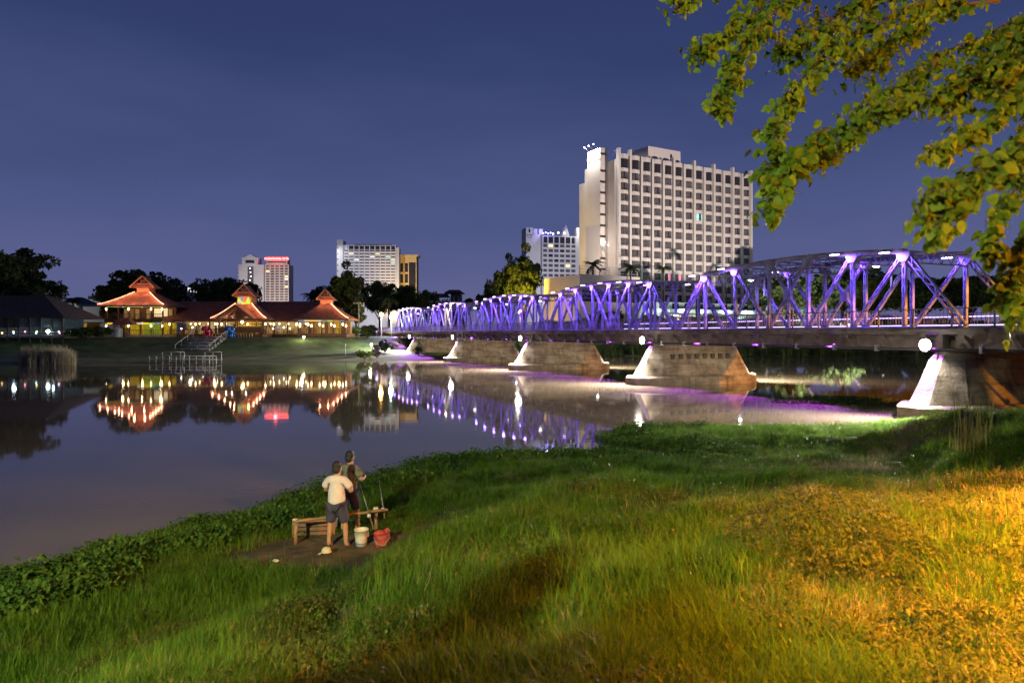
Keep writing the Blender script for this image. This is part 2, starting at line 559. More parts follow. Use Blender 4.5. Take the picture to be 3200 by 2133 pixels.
# ------------------------------------------------------------------ iron truss bridge
steel = M('violet_grey_steel_paint', (0.30, 0.29, 0.36), rough=0.45, var=0.25, scale=1.5, bump=0.12, bscale=14, spec=0.5, stain=(0.17, 0.155, 0.18))
rail_paint = M('dark_rail_paint', (0.16, 0.155, 0.19), rough=0.42, var=0.3, scale=2.0)
concrete = M('weathered_concrete', (0.34, 0.305, 0.26), rough=0.9, var=0.2, scale=0.9, bump=0.5, bscale=7, stain=(0.17, 0.145, 0.115))
def pier_mat():
    mt = M('pier_concrete', (0.37, 0.305, 0.235), rough=0.9, var=0.15, scale=0.8, bump=0.5, bscale=8, stain=(0.20, 0.155, 0.11))
    nt = mt.node_tree
    bs = nt.nodes['Principled BSDF']
    src = bs.inputs['Base Color'].links[0].from_socket
    tc = nt.nodes.new('ShaderNodeTexCoord')
    mp = nt.nodes.new('ShaderNodeMapping'); mp.inputs['Scale'].default_value = (0.25, 0.25, 2.6)
    nt.links.new(tc.outputs['Object'], mp.inputs[0])
    no = nt.nodes.new('ShaderNodeTexNoise'); no.inputs['Scale'].default_value = 1.0; no.inputs['Detail'].default_value = 7; no.inputs['Roughness'].default_value = 0.7
    nt.links.new(mp.outputs[0], no.inputs['Vector'])
    mr = nt.nodes.new('ShaderNodeMapRange'); mr.inputs['From Min'].default_value = 0.48; mr.inputs['From Max'].default_value = 0.66; mr.inputs['To Min'].default_value = 1.0; mr.inputs['To Max'].default_value = 0.42
    nt.links.new(no.outputs['Fac'], mr.inputs['Value'])
    mp2 = nt.nodes.new('ShaderNodeMapping'); mp2.inputs['Scale'].default_value = (2.4, 2.4, 0.22)
    nt.links.new(tc.outputs['Object'], mp2.inputs[0])
    n2 = nt.nodes.new('ShaderNodeTexNoise'); n2.inputs['Scale'].default_value = 1.0; n2.inputs['Detail'].default_value = 4
    nt.links.new(mp2.outputs[0], n2.inputs['Vector'])
    m2 = nt.nodes.new('ShaderNodeMapRange'); m2.inputs['From Min'].default_value = 0.55; m2.inputs['From Max'].default_value = 0.72; m2.inputs['To Min'].default_value = 1.0; m2.inputs['To Max'].default_value = 0.6
    nt.links.new(n2.outputs['Fac'], m2.inputs['Value'])
    mu = nt.nodes.new('ShaderNodeMath'); mu.operation = 'MULTIPLY'
    nt.links.new(mr.outputs[0], mu.inputs[0]); nt.links.new(m2.outputs[0], mu.inputs[1])
    vm = nt.nodes.new('ShaderNodeVectorMath'); vm.operation = 'SCALE'
    nt.links.new(src, vm.inputs[0]); nt.links.new(mu.outputs[0], vm.inputs['Scale'])
    nt.links.new(vm.outputs[0], bs.inputs['Base Color'])
    return mt
pier_c = pier_mat()
concrete_d = M('stained_deck_concrete', (0.25, 0.21, 0.175), rough=0.92, var=0.2, scale=0.7, bump=0.5, bscale=6, stain=(0.10, 0.082, 0.065))
asphalt = M('bridge_asphalt', (0.05, 0.05, 0.052), rough=0.9, var=0.3, scale=3)
pipe_m = M('dark_service_pipe', (0.035, 0.035, 0.04), rough=0.5)
galv = M('galvanised_bracket', (0.5, 0.5, 0.48), rough=0.5, metal=0.2)

DECK = 4.68
N_NEAR, N_FAR, N_RAIL2 = 2.3, 7.9, 10.2
bridge = thing('iron_truss_bridge', 'long iron truss bridge lit violet on concrete piers crossing the river', 'bridge', (B0.x, B0.y, 0), B_ROT)
def L(s, n, z): return (s, -n, z)       # bridge-local
S0, S1 = -14.0, 5 * SPAN + 14

# deck: roadway slab, walkway slabs, girders
m = MB()
m.b2(S0, S1, -N_RAIL2 - 0.2, 0.22, DECK - 0.30, DECK)
deck = m.build('deck_slab', concrete_d, bridge)
m = MB(); m.b2(S0, S1, -(N_FAR - 0.4), -(N_NEAR + 0.4), DECK, DECK + 0.02); m.build('roadway', asphalt, bridge)
for n in (0.10, N_RAIL2 - 0.12):
    m = MB(); m.b2(S0, S1, -n - 0.14, -n + 0.14, DECK, DECK + 0.09); m.build('kerb', concrete_d, bridge)
for i in range(-1, 6):
    a, b = i * SPAN + 0.35, (i + 1) * SPAN - 0.35
    a = max(a, S0); b = min(b, S1)
    for n in (0.75, 3.6, 6.6, 9.5):
        m = MB(); m.b2(a, b, -n - 0.24, -n + 0.24, 3.62, DECK - 0.302); m.build('girder', concrete_d, bridge)
    # cantilever brackets under the walkway
    k = 0
    me = None
    s = a + 0.6
    while s < b - 0.3:
        if me is None:
            mm = MB(); mm.add([(-.12, -.55, 0), (.12, -.55, 0), (.12, .26, .30), (-.12, .26, .30), (-.12, -.55, -.55), (.12, -.55, -.55), (.12, .26, .18), (-.12, .26, .18)],
                              [(0, 3, 2, 1), (4, 5, 6, 7), (0, 1, 5, 4), (1, 2, 6, 5), (2, 3, 7, 6), (3, 0, 4, 7)])
            me = MATS.get('bracket_mesh') or mm.mesh('deck_bracket', concrete_d)
            MATS['bracket_mesh'] = me
        inst('deck_bracket', me, bridge, L(s, 0.02, DECK - 0.605))
        s += 2.45
# service pipe slung along the edge, with hangers
m = MB(); m.tube([L(S0, -0.22, 3.58), L(S1, -0.22, 3.58)], 0.09, 8); m.build('service_pipe', pipe_m, bridge, smooth=True)
mm = MB(); mm.b2(-.07, .07, -.10, .14, -.20, .16); hang_me = mm.mesh('pipe_hanger', galv)
s = -11.0
while s < S1 - 2:
    inst('pipe_hanger', hang_me, bridge, L(s, -0.22, 3.63)); s += 2.95

# piers
def pier_ring(z, hw, n0, n1, tip, sh):
    """closed ring of the pier outline, noses at both ends"""
    pts = [(n0, 0.30 * tip), (n0 + sh * 0.45, hw * 0.62), (n0 + sh, hw * 0.93), (n0 + sh * 1.7, hw), (n1 - sh * 1.7, hw), (n1 - sh, hw * 0.93), (n1 - sh * 0.45, hw * 0.62), (n1, 0.30 * tip)]
    ring = [L(a, n, z) for n, a in pts] + [L(-a, n, z) for n, a in reversed(pts)]
    return ring
PIER_N0, PIER_N1 = -1.95, 10.2
for i in range(0, 5):
    pr = sub('pier', bridge, L(i * SPAN, 0, 0))
    m = MB()
    m.loft([pier_ring(0.70, 1.75, PIER_N0, PIER_N1, 1.9, 1.6), pier_ring(1.9, 1.32, PIER_N0 + 0.72, PIER_N1 - 0.72, 1.5, 1.25), pier_ring(3.05, 0.98, PIER_N0 + 1.35, PIER_N1 - 1.35, 1.2, 0.95), pier_ring(3.60, 0.82, PIER_N0 + 1.95, PIER_N1 - 1.95, 0.9, 0.85)])
    m.build('shaft', pier_c, pr)
    m = MB()
    m.loft([pier_ring(-2.5, 2.25, PIER_N0 - 0.7, PIER_N1 + 0.7, 2.4, 1.9), pier_ring(0.62, 2.2, PIER_N0 - 0.62, PIER_N1 + 0.62, 2.4, 1.9), pier_ring(0.75, 2.08, PIER_N0 - 0.5, PIER_N1 + 0.5, 2.3, 1.9)])
    m.build('footing', pier_c, pr)
# far abutment wall
m = MB(); m.b2(5 * SPAN - 1.2, 5 * SPAN + 16, -N_RAIL2 + 0.3, -0.5, -1.0, 3.6); m.build('abutment', concrete_d, bridge)
m = MB(); m.b2(-14, -11, -N_RAIL2 + 0.3, -0.6, -1.0, 3.6); m.build('abutment', concrete_d, bridge)

# trusses
PAN = (SPAN - 0.6) / 7
HT = {1: 4.62, 2: 4.88, 3: 5.02, 4: 5.02, 5: 4.88, 6: 4.62}
def laced(m, p0, p1, w, up):
    """built-up member: two flanges and zigzag lacing between them"""
    p0, p1 = Vector(p0), Vector(p1)
    d = (p1 - p0).normalized()
    sd = d.cross(Vector(up)).normalized()
    for k in (-1, 1):
        m.bar(p0 + sd * (k * w / 2), p1 + sd * (k * w / 2), 0.055, 0.21, up=up)
    ln = (p1 - p0).length
    nst = max(3, int(ln / 0.55))
    for j in range(nst):
        a = p0.lerp(p1, (j + 0.1) / nst) + sd * (w / 2 * (1 if j % 2 else -1))
        b = p0.lerp(p1, (j + 0.9) / nst) + sd * (w / 2 * (-1 if j % 2 else 1))
        for off in (-0.12, 0.12):
            m.bar(a + Vector(up) * off, b + Vector(up) * off, 0.06, 0.02, up=up)
UPN = (0, 1, 0)       # truss plane normal (bridge-local y)
truss_meshes = None
def build_truss_meshes():
    T = []
    x = [k * PAN for k in range(8)]
    top = lambda k: (x[k], 0, HT[k])
    bot = lambda k: (x[k], 0, 0.08)
    for k in range(1, 6):
        m = MB(); m.bar(top(k), top(k + 1), 0.25, 0.30, up=UPN)
        m.bar(Vector(top(k)) + Vector((0, 0, .17)), Vector(top(k + 1)) + Vector((0, 0, .17)), 0.035, 0.46, up=UPN)
        T.append(('top_chord', m.mesh('top_chord', steel)))
    m = MB(); m.bar((x[0], 0, 0.05), (x[7], 0, 0.05), 0.28, 0.30, up=UPN); T.append(('bottom_chord', m.mesh('bottom_chord', steel)))
    for k0, k1 in ((0, 1), (7, 6)):
        m = MB(); laced(m, bot(k0), top(k1), 0.30, UPN); T.append(('end_post', m.mesh('end_post', steel)))
    for k in range(1, 7):
        m = MB(); laced(m, bot(k), top(k), 0.16, UPN); T.append(('vertical_post', m.mesh('vertical_post', steel)))
    for a, b in ((1, 2), (2, 3), (6, 5), (5, 4)):
        m = MB(); laced(m, top(a), bot(b), 0.16, UPN); T.append(('diagonal', m.mesh('diagonal', steel)))
    for a, b in ((3, 4), (4, 3)):
        m = MB(); laced(m, top(a), bot(b), 0.14, UPN); T.append(('diagonal', m.mesh('diagonal', steel)))
    c = (Vector(top(3)) + Vector(bot(4))) / 2
    m = MB(); m.box((c.x, 0, c.z), (0.62, 0.30, 0.74)); T.append(('centre_plate', m.mesh('centre_plate', steel)))
    for k in range(1, 7):
        t = top(k)
        m = MB()
        poly = [(-.42, .05), (.42, .05), (.42, -.22), (.20, -.58), (-.20, -.58), (-.42, -.22)]
        m.loft([[(t[0] + a, -0.17, t[2] + b) for a, b in poly], [(t[0] + a, 0.17, t[2] + b) for a, b in poly]])
        T.append(('gusset_plate', m.mesh('gusset_plate', steel)))
    return T
truss_meshes = build_truss_meshes()
for i in range(5):
    for n in (N_NEAR, N_FAR):
        t = sub('truss', bridge, L(i * SPAN + 0.3, n, DECK))
        for nm, me in truss_meshes:
            inst(nm, me, t)
# sway struts between the two trusses
def strut_mesh(h):
    m = MB()
    y0, y1 = -N_NEAR, -N_FAR
    m.bar((0, y0, 0.05), (0, y1, 0.05), 0.16, 0.09); m.bar((0, y0, -h), (0, y1, -h), 0.14, 0.08)
    n = 12
    for j in range(n):
        a = y0 + (y1 - y0) * j / n; b = y0 + (y1 - y0) * (j + 1) / n
        za, zb = (0.05, -h) if j % 2 == 0 else (-h, 0.05)
        m.bar((0, a, za), (0, b, zb), 0.05, 0.05)
    return m.mesh('sway_strut', steel)
strut_me = strut_mesh(0.62)
m = MB(); m.bar((0, -N_NEAR, 0), (PAN, -N_FAR, 0), 0.08, 0.08); m.bar((0, -N_FAR, 0.1), (PAN, -N_NEAR, 0.1), 0.08, 0.08)
lat_me = m.mesh('lateral_brace', steel)
for i in range(5):
    for k in range(1, 7):
        inst('sway_strut', strut_me, bridge, (i * SPAN + 0.3 + k * PAN, 0, DECK + HT[k]))
    for k in range(1, 6):
        dz = HT[k + 1] - HT[k]
        inst('lateral_brace', lat_me, bridge, (i * SPAN + 0.3 + k * PAN, 0, DECK + HT[k] + dz / 2 + 0.02))

# railings: posts, two rails, balusters (nearest ones single, the rest joined)
RH = 1.02
PST = 2.15
mm = MB(); mm.b2(-.035, .035, -.035, .035, 0.0, RH + 0.02); mm.b2(-.07, .07, -.07, .07, 0, 0.03); post_me = mm.mesh('rail_post', rail_paint)
mm = MB(); mm.b2(-.011, .011, -.011, .011, 0.14, RH - 0.05); bal_me = mm.mesh('baluster', rail_paint)
for n in (0.10, N_RAIL2 - 0.12):
    rl = sub('railing', bridge, L(0, n, DECK + 0.09))
    m = MB(); m.b2(S0, S1, -.04, .04, RH - 0.055, RH); m.build('top_rail', rail_paint, rl)
    m = MB(); m.b2(S0, S1, -.022, .022, 0.13, 0.17); m.build('bottom_rail', rail_paint, rl)
    s = -9.0; cnt = 0
    far_b = MB()
    while s < S1 - 1:
        if n < 1 or s < 3 * SPAN: inst('rail_post', post_me, rl, (s, 0, 0))
        nb = 10
        for j in range(1, nb):
            sb = s + PST * j / nb
            lim = 290 if n < 1 else 120
            if cnt < lim and sb > -2.5:
                inst('baluster', bal_me, rl, (sb, 0, 0)); cnt += 1
            else:
                far_b.b2(sb - .012, sb + .012, -.012, .012, 0.14, RH - 0.05)
        s += PST
    tag(far_b.build('far_balusters', rail_paint, rl), kind='stuff')
# violet light strips along the far railing
led = emit_mat('violet_white_light_strip', (0.80, 0.62, 1.0), 2.4)
rl2 = sub('light_strip_set', bridge, L(0, N_RAIL2 - 0.30, DECK + 0.09))
for z in (0.78, 0.22):
    m = MB(); m.b2(-9, 46, -.02, .02, z - 0.025, z + 0.025); m.build('light_strip', led, rl2)

# ------------------------------------------------------------------ lamps on the bridge
VIO = (0.16, 0.07, 1.0)
VIO2 = (0.25, 0.09, 1.0)
vio_lens = emit_mat('violet_lamp_lens', (0.75, 0.52, 1.0), 14)
mag_lens = emit_mat('magenta_lamp_lens', (1.0, 0.30, 0.95), 10)
lamp_body = M('lamp_housing', (0.05, 0.05, 0.06), rough=0.4)
ORD = ['first', 'second', 'third', 'fourth', 'fifth', 'sixth']
TR = ['nearest truss', 'second truss', 'third truss', 'fourth truss', 'farthest truss']
mm = MB(); mm.box((0, 0, 0.09), (0.62, 0.24, 0.07)); mm.box((0, -0.40, 0.16), (0.10, 0.75, 0.05)); vl_body = mm.mesh('lamp_housing', lamp_body)
mm = MB(); mm.box((0, 0, 0.02), (0.56, 0.20, 0.07)); vl_lens = mm.mesh('lamp_lens', vio_lens); 
mm = MB(); mm.box((0, 0, 0.02), (0.56, 0.20, 0.07)); ml_lens = mm.mesh('lamp_lens', mag_lens)
def violet_lamp(s, n, z, label, power, col, lens=None, side=-1):
    p = bw(s, n, z)
    t = thing('truss_lamp', label, 'lamp', p, B_ROT, 'violet lamps on the bridge trusses')
    inst('lamp_housing', vl_body, t); inst('lamp_lens', lens or vl_lens, t)
    if power:
        # aimed down along the truss members
        light('SPOT', (0, 0.05, -0.06), power, col, t, radius=0.10, target=(-0.30, -0.75, -3.0), cone=170, blend=0.6)
    return t
for i in range(5):
    for k in range(1, 7):
        if i == 0 and k in (3, 4): continue
        s = i * SPAN + 0.3 + k * PAN + 0.72
        z = DECK + HT[k] - 0.05
        lab = f'camera-side violet lamp over the {ORD[k - 1]} post of the {TR[i]} from the near bank'
        col = VIO if (i + k) % 3 else VIO2
        pw = 2600
        if i == 0 and k == 1: pw = 3200
        if i == 3 and k == 3: col = (1.0, 0.85, 0.45)
        violet_lamp(s, N_NEAR - 0.80, z, lab, pw, col, ml_lens if (i, k) in ((1, 3), (3, 4)) else None)
    for k in (1, 3, 5):
        s = i * SPAN + 0.3 + k * PAN + 0.7
        lab = f'downstream violet lamp over the {ORD[k - 1]} post of the {TR[i]} from the near bank'
        violet_lamp(s, N_FAR - 0.75, DECK + HT[k] - 0.1, lab, 700, VIO, ml_lens if k == 3 else None)

# white road lamps hung at the far truss
wl = emit_mat('white_road_lamp_lens', (0.93, 1.0, 0.90), 18)
wl2 = emit_mat('flood_lamp_lens', (1.0, 1.0, 0.97), 40)
mm = MB(); mm.box((0, 0, 0.08), (0.34, 0.66, 0.10)); mm.bar((0, -0.3, 0.14), (0, -1.5, 0.20), 0.06, 0.06); mm.bar((0, -1.5, 0.2), (0, -1.5, -1.3), 0.10, 0.10, up=(1, 0, 0)); rl_body = mm.mesh('lamp_arm', galv)
mm = sphere_mb((0, 0, 0.02), 0.20, 10, 6, (0.8, 1.3, 0.4)); rl_lens = mm.mesh('lamp_lens', wl)
def s_from_X(X, n):
    t = (X - 1600) / F
    bx, by = B0.x + NN.x * n, B0.y + NN.y * n
    return (bx - t * by) / (t * UU.y - UU.x)
for j, (X, Y) in enumerate(((2738, 833), (2346, 876), (2112, 985), (1688, 940), (1585, 950), (1484, 962), (1352, 976), (1305, 980))):
    n = N_FAR - 1.6
    s = s_from_X(X, n)
    p = bw(s, n, 0)
    z = CAMZ + (HOR - Y) / F * p.y
    nm = ['nearest', 'second nearest', 'third', 'fourth', 'fifth', 'sixth', 'seventh', 'farthest'][j]
    t = thing('road_lamp', f'{nm} white road lamp hung inside the bridge trusses', 'street lamp', (p.x, p.y, z), B_ROT, 'white road lamps on the bridge')
    inst('lamp_arm', rl_body, t); inst('lamp_lens', rl_lens, t)
    light('SPOT', (0, 0, -0.12), 130, (0.88, 1.0, 0.92), t, radius=0.2, target=(0, 0, -3), cone=160, blend=0.5)

# floodlights on the pier noses
mm = MB(); mm.box((0, 0, 0), (0.52, 0.20, 0.40)); mm.bar((0, 0.05, -0.2), (0, 1.0, -0.40), 0.08, 0.06); fl_body = mm.mesh('lamp_housing', lamp_body)
mm = sphere_mb((0, -0.12, 0), 0.33, 14, 10, (1.0, 0.32, 0.95)); fl_lens = mm.mesh('lamp_lens', wl2)
PN = ['nearest pier', 'second pier', 'third pier', 'fourth pier', 'farthest pier']
for i in range(5):
    # upstream nose (towards the camera)
    p = bw(i * SPAN + 0.1, -1.15, 3.84)
    t = thing('flood_lamp', f'white flood lamp on the camera-side nose of the {PN[i]}' + (' from the near bank' if 0 < i < 4 else ''), 'flood lamp', p, B_ROT + math.pi, 'flood lamps on the bridge piers')
    inst('lamp_housing', fl_body, t); inst('lamp_lens', fl_lens, t)
    light('SPOT', (0, -0.45, 0), 38000 if i else 30000, (1.0, 0.91, 0.76), t, radius=0.22, target=(0, -3.2, -1.5 if i else -0.8), cone=156, blend=1.0)
    light('SPOT', (0, -0.50, -0.15), 900, (1.0, 0.95, 0.86), t, radius=0.15, target=(0, 0.15, -3), cone=110, blend=0.6)
    p = bw(i * SPAN + 0.1, PIER_N1 - 0.7, 3.84)
    t = thing('flood_lamp', f'white flood lamp on the downstream nose of the {PN[i]}' + (' from the near bank' if 0 < i < 4 else ''), 'flood lamp', p, B_ROT, 'flood lamps on the bridge piers')
    inst('lamp_housing', fl_body, t); inst('lamp_lens', fl_lens, t)
    light('SPOT', (0, -0.45, 0), 30000, (1.0, 0.91, 0.76), t, radius=0.22, target=(0, -3.2, -1.5), cone=156, blend=1.0)

# violet edge lights under the deck lip, shining on the water
el = emit_mat('violet_edge_light_lens', (0.20, 0.06, 0.45), 0.12)
mm = MB(); mm.box((0, 0, 0), (0.6, 0.06, 0.05)); el_me = mm.mesh('edge_light', el)
for k in range(21):
    s = -6 + k * 6.45
    inst('edge_light', el_me, bridge, L(s, -0.26, DECK - 0.27))
    light('SPOT', L(s, -0.30, DECK - 0.33), 7500, (0.40, 0.06, 1.0), bridge, radius=0.1, target=L(s, -2.7, 0), cone=80, blend=0.7)
# soffit lamps that light the pier sides
mm = MB(); mm.box((0, 0, 0), (0.30, 0.22, 0.16)); sl_body = mm.mesh('lamp_housing', lamp_body)
mm = MB(); mm.box((0.16, 0, -0.02), (0.03, 0.18, 0.11)); sl_lens = mm.mesh('lamp_lens', emit_mat('soffit_lamp_lens', (1.0, 0.85, 0.62), 6))
for i in range(1, 5):
    for j, n in enumerate((2.2, 6.8)):
        p = bw(i * SPAN - 9.0, n, 3.5)
        t = thing('soffit_lamp', f'{("camera-side", "downstream")[j]} soffit lamp under the deck facing the {PN[i]}' + (' from the near bank' if i < 4 else ''), 'lamp', p, B_ROT, 'soffit lamps under the bridge deck')
        inst('lamp_housing', sl_body, t); inst('lamp_lens', sl_lens, t)
        light('SPOT', (0.25, 0, -0.05), 850, (1.0, 0.80, 0.58), t, radius=0.15, target=(8.0, 0, -1.2), cone=100, blend=1.0)
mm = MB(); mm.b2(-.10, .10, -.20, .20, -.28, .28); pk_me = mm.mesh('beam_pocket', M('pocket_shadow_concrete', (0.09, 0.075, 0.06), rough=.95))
pr_ = [o for o in bridge.children if o.name.startswith('pier')][1]
for k in range(8): inst('beam_pocket', pk_me, pr_, (-1.17, -(1.0 + k * 0.86), 2.35), (0, R(-14), 0))

# ------------------------------------------------------------------ street lamps on the near bank (outside the frame, their light is in it)
def street_lamp(label, x, y, h, armdir, armlen, col, power, lens_mat, cone=165, tgt=None, z0=None, rad=0.2, blend=0.4):
    z0 = near_z(x, y) if z0 is None else z0
    t = thing('street_lamp', label, 'street lamp', (x, y, z0), 0.0, 'street lamps on the near bank')
    ax, ay = math.cos(armdir) * armlen, math.sin(armdir) * armlen
    m = MB(); m.tube([(0, 0, -0.2), (0, 0, h * 0.6), (0, 0, h)], [0.10, 0.08, 0.06], 10); m.build('pole', galv, t, smooth=True)
    m = MB(); m.tube([(0, 0, h - 0.05), (ax * 0.5, ay * 0.5, h + 0.25), (ax, ay, h + 0.3)], 0.035, 8); m.build('arm', galv, t, smooth=True)
    m = MB(); m.box((ax, ay, h + 0.32), (0.7, 0.28, 0.12), armdir); m.build('lamp_head', galv, t)
    m = sphere_mb((ax, ay, h + 0.24), 0.16, 10, 6, (1.3, 1.0, 0.5)); m.build('lamp_lens', lens_mat, t, smooth=True)
    light('SPOT', (ax, ay, h + 0.10), power, col, t, radius=rad, target=(ax, ay, 0) if tgt is None else tgt, cone=cone, blend=blend)
    return t
SOD = (1.0, 0.35, 0.016)
sod_lens = emit_mat('sodium_lamp_lens', (1.0, 0.62, 0.15), 30)
grn_lens = emit_mat('mercury_lamp_lens', (0.9, 1.0, 0.85), 30)
street_lamp('sodium street lamp on the bank beside the leafy tree', 7.6, 4.2, 4.6, R(170), 1.0, SOD, 40000, sod_lens, cone=118, blend=0.9)
street_lamp('second sodium street lamp farther along the near road', 14.0, -1.5, 6.5, R(150), 1.2, SOD, 26000, sod_lens, tgt=(-10.5, 6.8, 3.0), cone=44, blend=0.7)
street_lamp('sodium street lamp at the bridge approach', 45.3, 29.6, 4.6, R(160), 1.5, SOD, 90000, sod_lens, tgt=(-22, 21, -26), cone=88, blend=0.12)
street_lamp('sodium street lamp on the slope facing the nearest pier', 25.3, 15.4, 5.5, R(60), 1.0, SOD, 15000, sod_lens, tgt=tuple(bw(-1.8, 6.0, 1.4) - Vector((25.3, 15.4, near_z(25.3, 15.4)))), cone=25, blend=0.3)
street_lamp('white street lamp behind the viewer', -8.0, -8.5, 5.8, R(60), 1.2, (0.95, 1.0, 0.58), 30000, grn_lens, tgt=(4.6, 18, -1.0), cone=84, rad=0.12, blend=0.9)
# ------------------------------------------------------------------ buildings
hotel_wall = M('hotel_cream_render', (0.62, 0.56, 0.52), rough=0.85, var=0.07, scale=0.12, bump=0.1, bscale=2)
win_frame = M('bronze_window_frame', (0.035, 0.028, 0.028), rough=0.5)
def glass_mat(name, col, emit=None, es=0):
    return M(name, col, rough=0.12, var=0.35, scale=1.6, spec=0.6, emit=emit, es=es)
pane_a = M('window_pane_grey_curtain', (0.13, 0.115, 0.12), rough=0.25, var=0.45, scale=1.9, spec=0.5)
pane_d = M('window_pane_dark', (0.035, 0.03, 0.036), rough=0.2, var=0.4, scale=1.5, spec=0.5)
pane_pink = M('window_pane_pink_lit', (0.6, 0.2, 0.3), emit=(1.0, 0.30, 0.45), es=0.9, var=0.3, scale=2)
pane_cyan = M('window_pane_cyan_lit', (0.3, 0.6, 0.55), emit=(0.35, 0.95, 0.85), es=0.9, var=0.3, scale=2)
pane_warm = M('window_pane_warm_lit', (0.7, 0.5, 0.25), emit=(1.0, 0.78, 0.40), es=1.1, var=0.3, scale=2)
pane_white = M('window_pane_white_lit', (0.7, 0.7, 0.65), emit=(0.95, 0.98, 0.9), es=1.0, var=0.3, scale=2)
dark_metal = M('dark_roof_metal', (0.06, 0.05, 0.05), rough=0.6)

def local_rot(f): return math.atan2(f[1], f[0])

# ---- big hotel: local x along the facade, local y backwards
HA = Vector((29.6, 189.0, 0)); HB = Vector((75.9, 215.8, 0))
hf = (HB - HA).normalized()
H_ROT = math.atan2(hf.y, hf.x)
hotel = thing('hotel_tower', 'tall cream riverside hotel with rows of bowed bronze windows', 'building', (HA.x, HA.y, FGZ), H_ROT)
HL = 53.6
zt = 54.2 - FGZ
m = MB(); m.b2(0.0, HL, 0.9, 16, 0, zt - 1.2); m.build('wall', hotel_wall, hotel)
BAY = 4.1; BX0 = 2.25
def bow(m, x0, x1, y0, pr, z0, z1, back=1.0):
    """slab whose front bows out in three facets"""
    w = x1 - x0
    poly = [(x0, y0), (x0 + w * 0.30, y0 - pr), (x1 - w * 0.30, y0 - pr), (x1, y0), (x1, y0 + back), (x0, y0 + back)]
    return m.prism(poly, z0, z1)
mm = MB(); bow(mm, -1.38, 1.38, 0.35, 0.42, 0, 0.98); span_me = mm.mesh('spandrel', hotel_wall)
mm = MB(); bow(mm, -1.38, 1.38, 0.35, 0.42, 0, 1.25); span_top = mm.mesh('spandrel', hotel_wall)
mm = MB(); bow(mm, -1.20, 1.20, 0.47, 0.40, 0, 2.1, 0.4); wf_me = mm.mesh('window', win_frame)
mm = MB(); bow(mm, -1.20, 1.20, 0.47, 0.40, 0, 2.55, 0.4); wft_me = mm.mesh('window', win_frame)
def pane_mesh(h, mats):
    m = MB()
    def q(xa, ya, xb, yb, z0, z1, k):
        d = Vector((yb - ya, -(xb - xa), 0)).normalized() * 0.02
        m.add([(xa + d.x, ya + d.y, z0), (xb + d.x, yb + d.y, z0), (xb + d.x, yb + d.y, z1), (xa + d.x, ya + d.y, z1)], [(0, 1, 2, 3)], k)
    q(-1.12, 0.43, -0.52, 0.09, 0.55, h - .10, 0); q(-1.12, 0.43, -0.52, 0.09, .08, 0.48, 0)
    q(-0.44, 0.07, -0.04, 0.07, 0.55, h - .10, 1); q(0.04, 0.07, 0.44, 0.07, 0.55, h - .10, 2); q(-0.44, 0.07, 0.44, 0.07, .08, .48, 1)
    q(0.52, 0.09, 1.12, 0.43, 0.55, h - .10, 0); q(0.52, 0.09, 1.12, 0.43, .08, .48, 0)
    return m.mesh('pane', mats)
panes_v = [pane_mesh(2.1, [pane_a, pane_a, pane_a]), pane_mesh(2.1, [pane_a, pane_d, pane_a]), pane_mesh(2.1, [pane_a, pane_a, pane_d]), pane_mesh(2.1, [pane_a, pane_a, pane_a])]
pane_p = pane_mesh(2.1, [pane_a, pane_pink, pane_pink]); pane_c = pane_mesh(2.1, [pane_cyan, pane_a, pane_a])
pane_t = pane_mesh(2.55, [pane_d, pane_d, pane_d])
rr = random.Random(3)
m0 = MB(); m0.b2(-.36, .36, 0.05, 1.2, 0, zt + 0.15); pil_me = m0.mesh('pilaster', hotel_wall)
m0 = MB(); m0.b2(-.36, .36, 0.05, 1.2, 0, zt + 1.7); pil_hi = m0.mesh('pilaster', hotel_wall)
for c in range(14):
    px = BX0 - BAY / 2 + c * BAY
    inst('pilaster', pil_hi if c in (0, 1, 5, 7, 9, 11, 13) else pil_me, hotel, (max(px, 0.36), 0, 0))
for c in range(13):
    x = BX0 + c * BAY
    inst('spandrel', span_top, hotel, (x, 0, 53.15 - FGZ))
    top_b = 50.6 - FGZ
    w = inst('window', wft_me, hotel, (x, 0, top_b)); inst('pane', pane_t, w)
    for r in range(14):
        zb = 47.4 - FGZ - 3.08 * r
        if zb < 2.5: continue
        inst('spandrel', span_me, hotel, (x, 0, zb + 2.1))
        w = inst('window', wf_me, hotel, (x, 0, zb))
        pm = rr.choice(panes_v)
        if (c, r) in ((4, 9), (5, 9)): pm = pane_p
        if (c, r) == (7, 3): pm = pane_c
        inst('pane', pm, w)
# stair tower on the end wall with slot windows
m = MB(); m.b2(-2.6, 0.0, 5, 11.2, 0, 56.7 - FGZ); st = m.build('stair_tower', hotel_wall, hotel)
m = MB(); m.b2(-1.6, 0.0, 11.2, 16.5, 0, 48.5 - FGZ); m.build('end_wing', hotel_wall, hotel)
mm = MB(); mm.b2(-0.9, 0.9, -0.05, 0.2, 0, 0.62); slot_me = mm.mesh('slot_window', win_frame)
inst('slot_window', slot_me, hotel, (-1.6, 4.99, 54.7 - FGZ))
for r in range(13):
    zz = 49.9 - 3.08 * r
    if r != 7: inst('slot_window', slot_me, hotel, (-1.7, 4.99, zz - FGZ))
# raised sign letters (washed out) on the lit tower face
sig = M('white_sign_letters', (0.75, 0.74, 0.72), rough=0.6, var=0.05)
mm = MB(); mm.b2(-.1, 0.02, -.22, .22, 0, 0.75); mm.b2(-.1, 0.02, -.3, .3, .6, .75); let_me = mm.mesh('sign_letter', sig)
for k in range(9): inst('sign_letter', let_me, hotel, (-2.62, 5.5 + k * 0.62, 53.4 - FGZ))
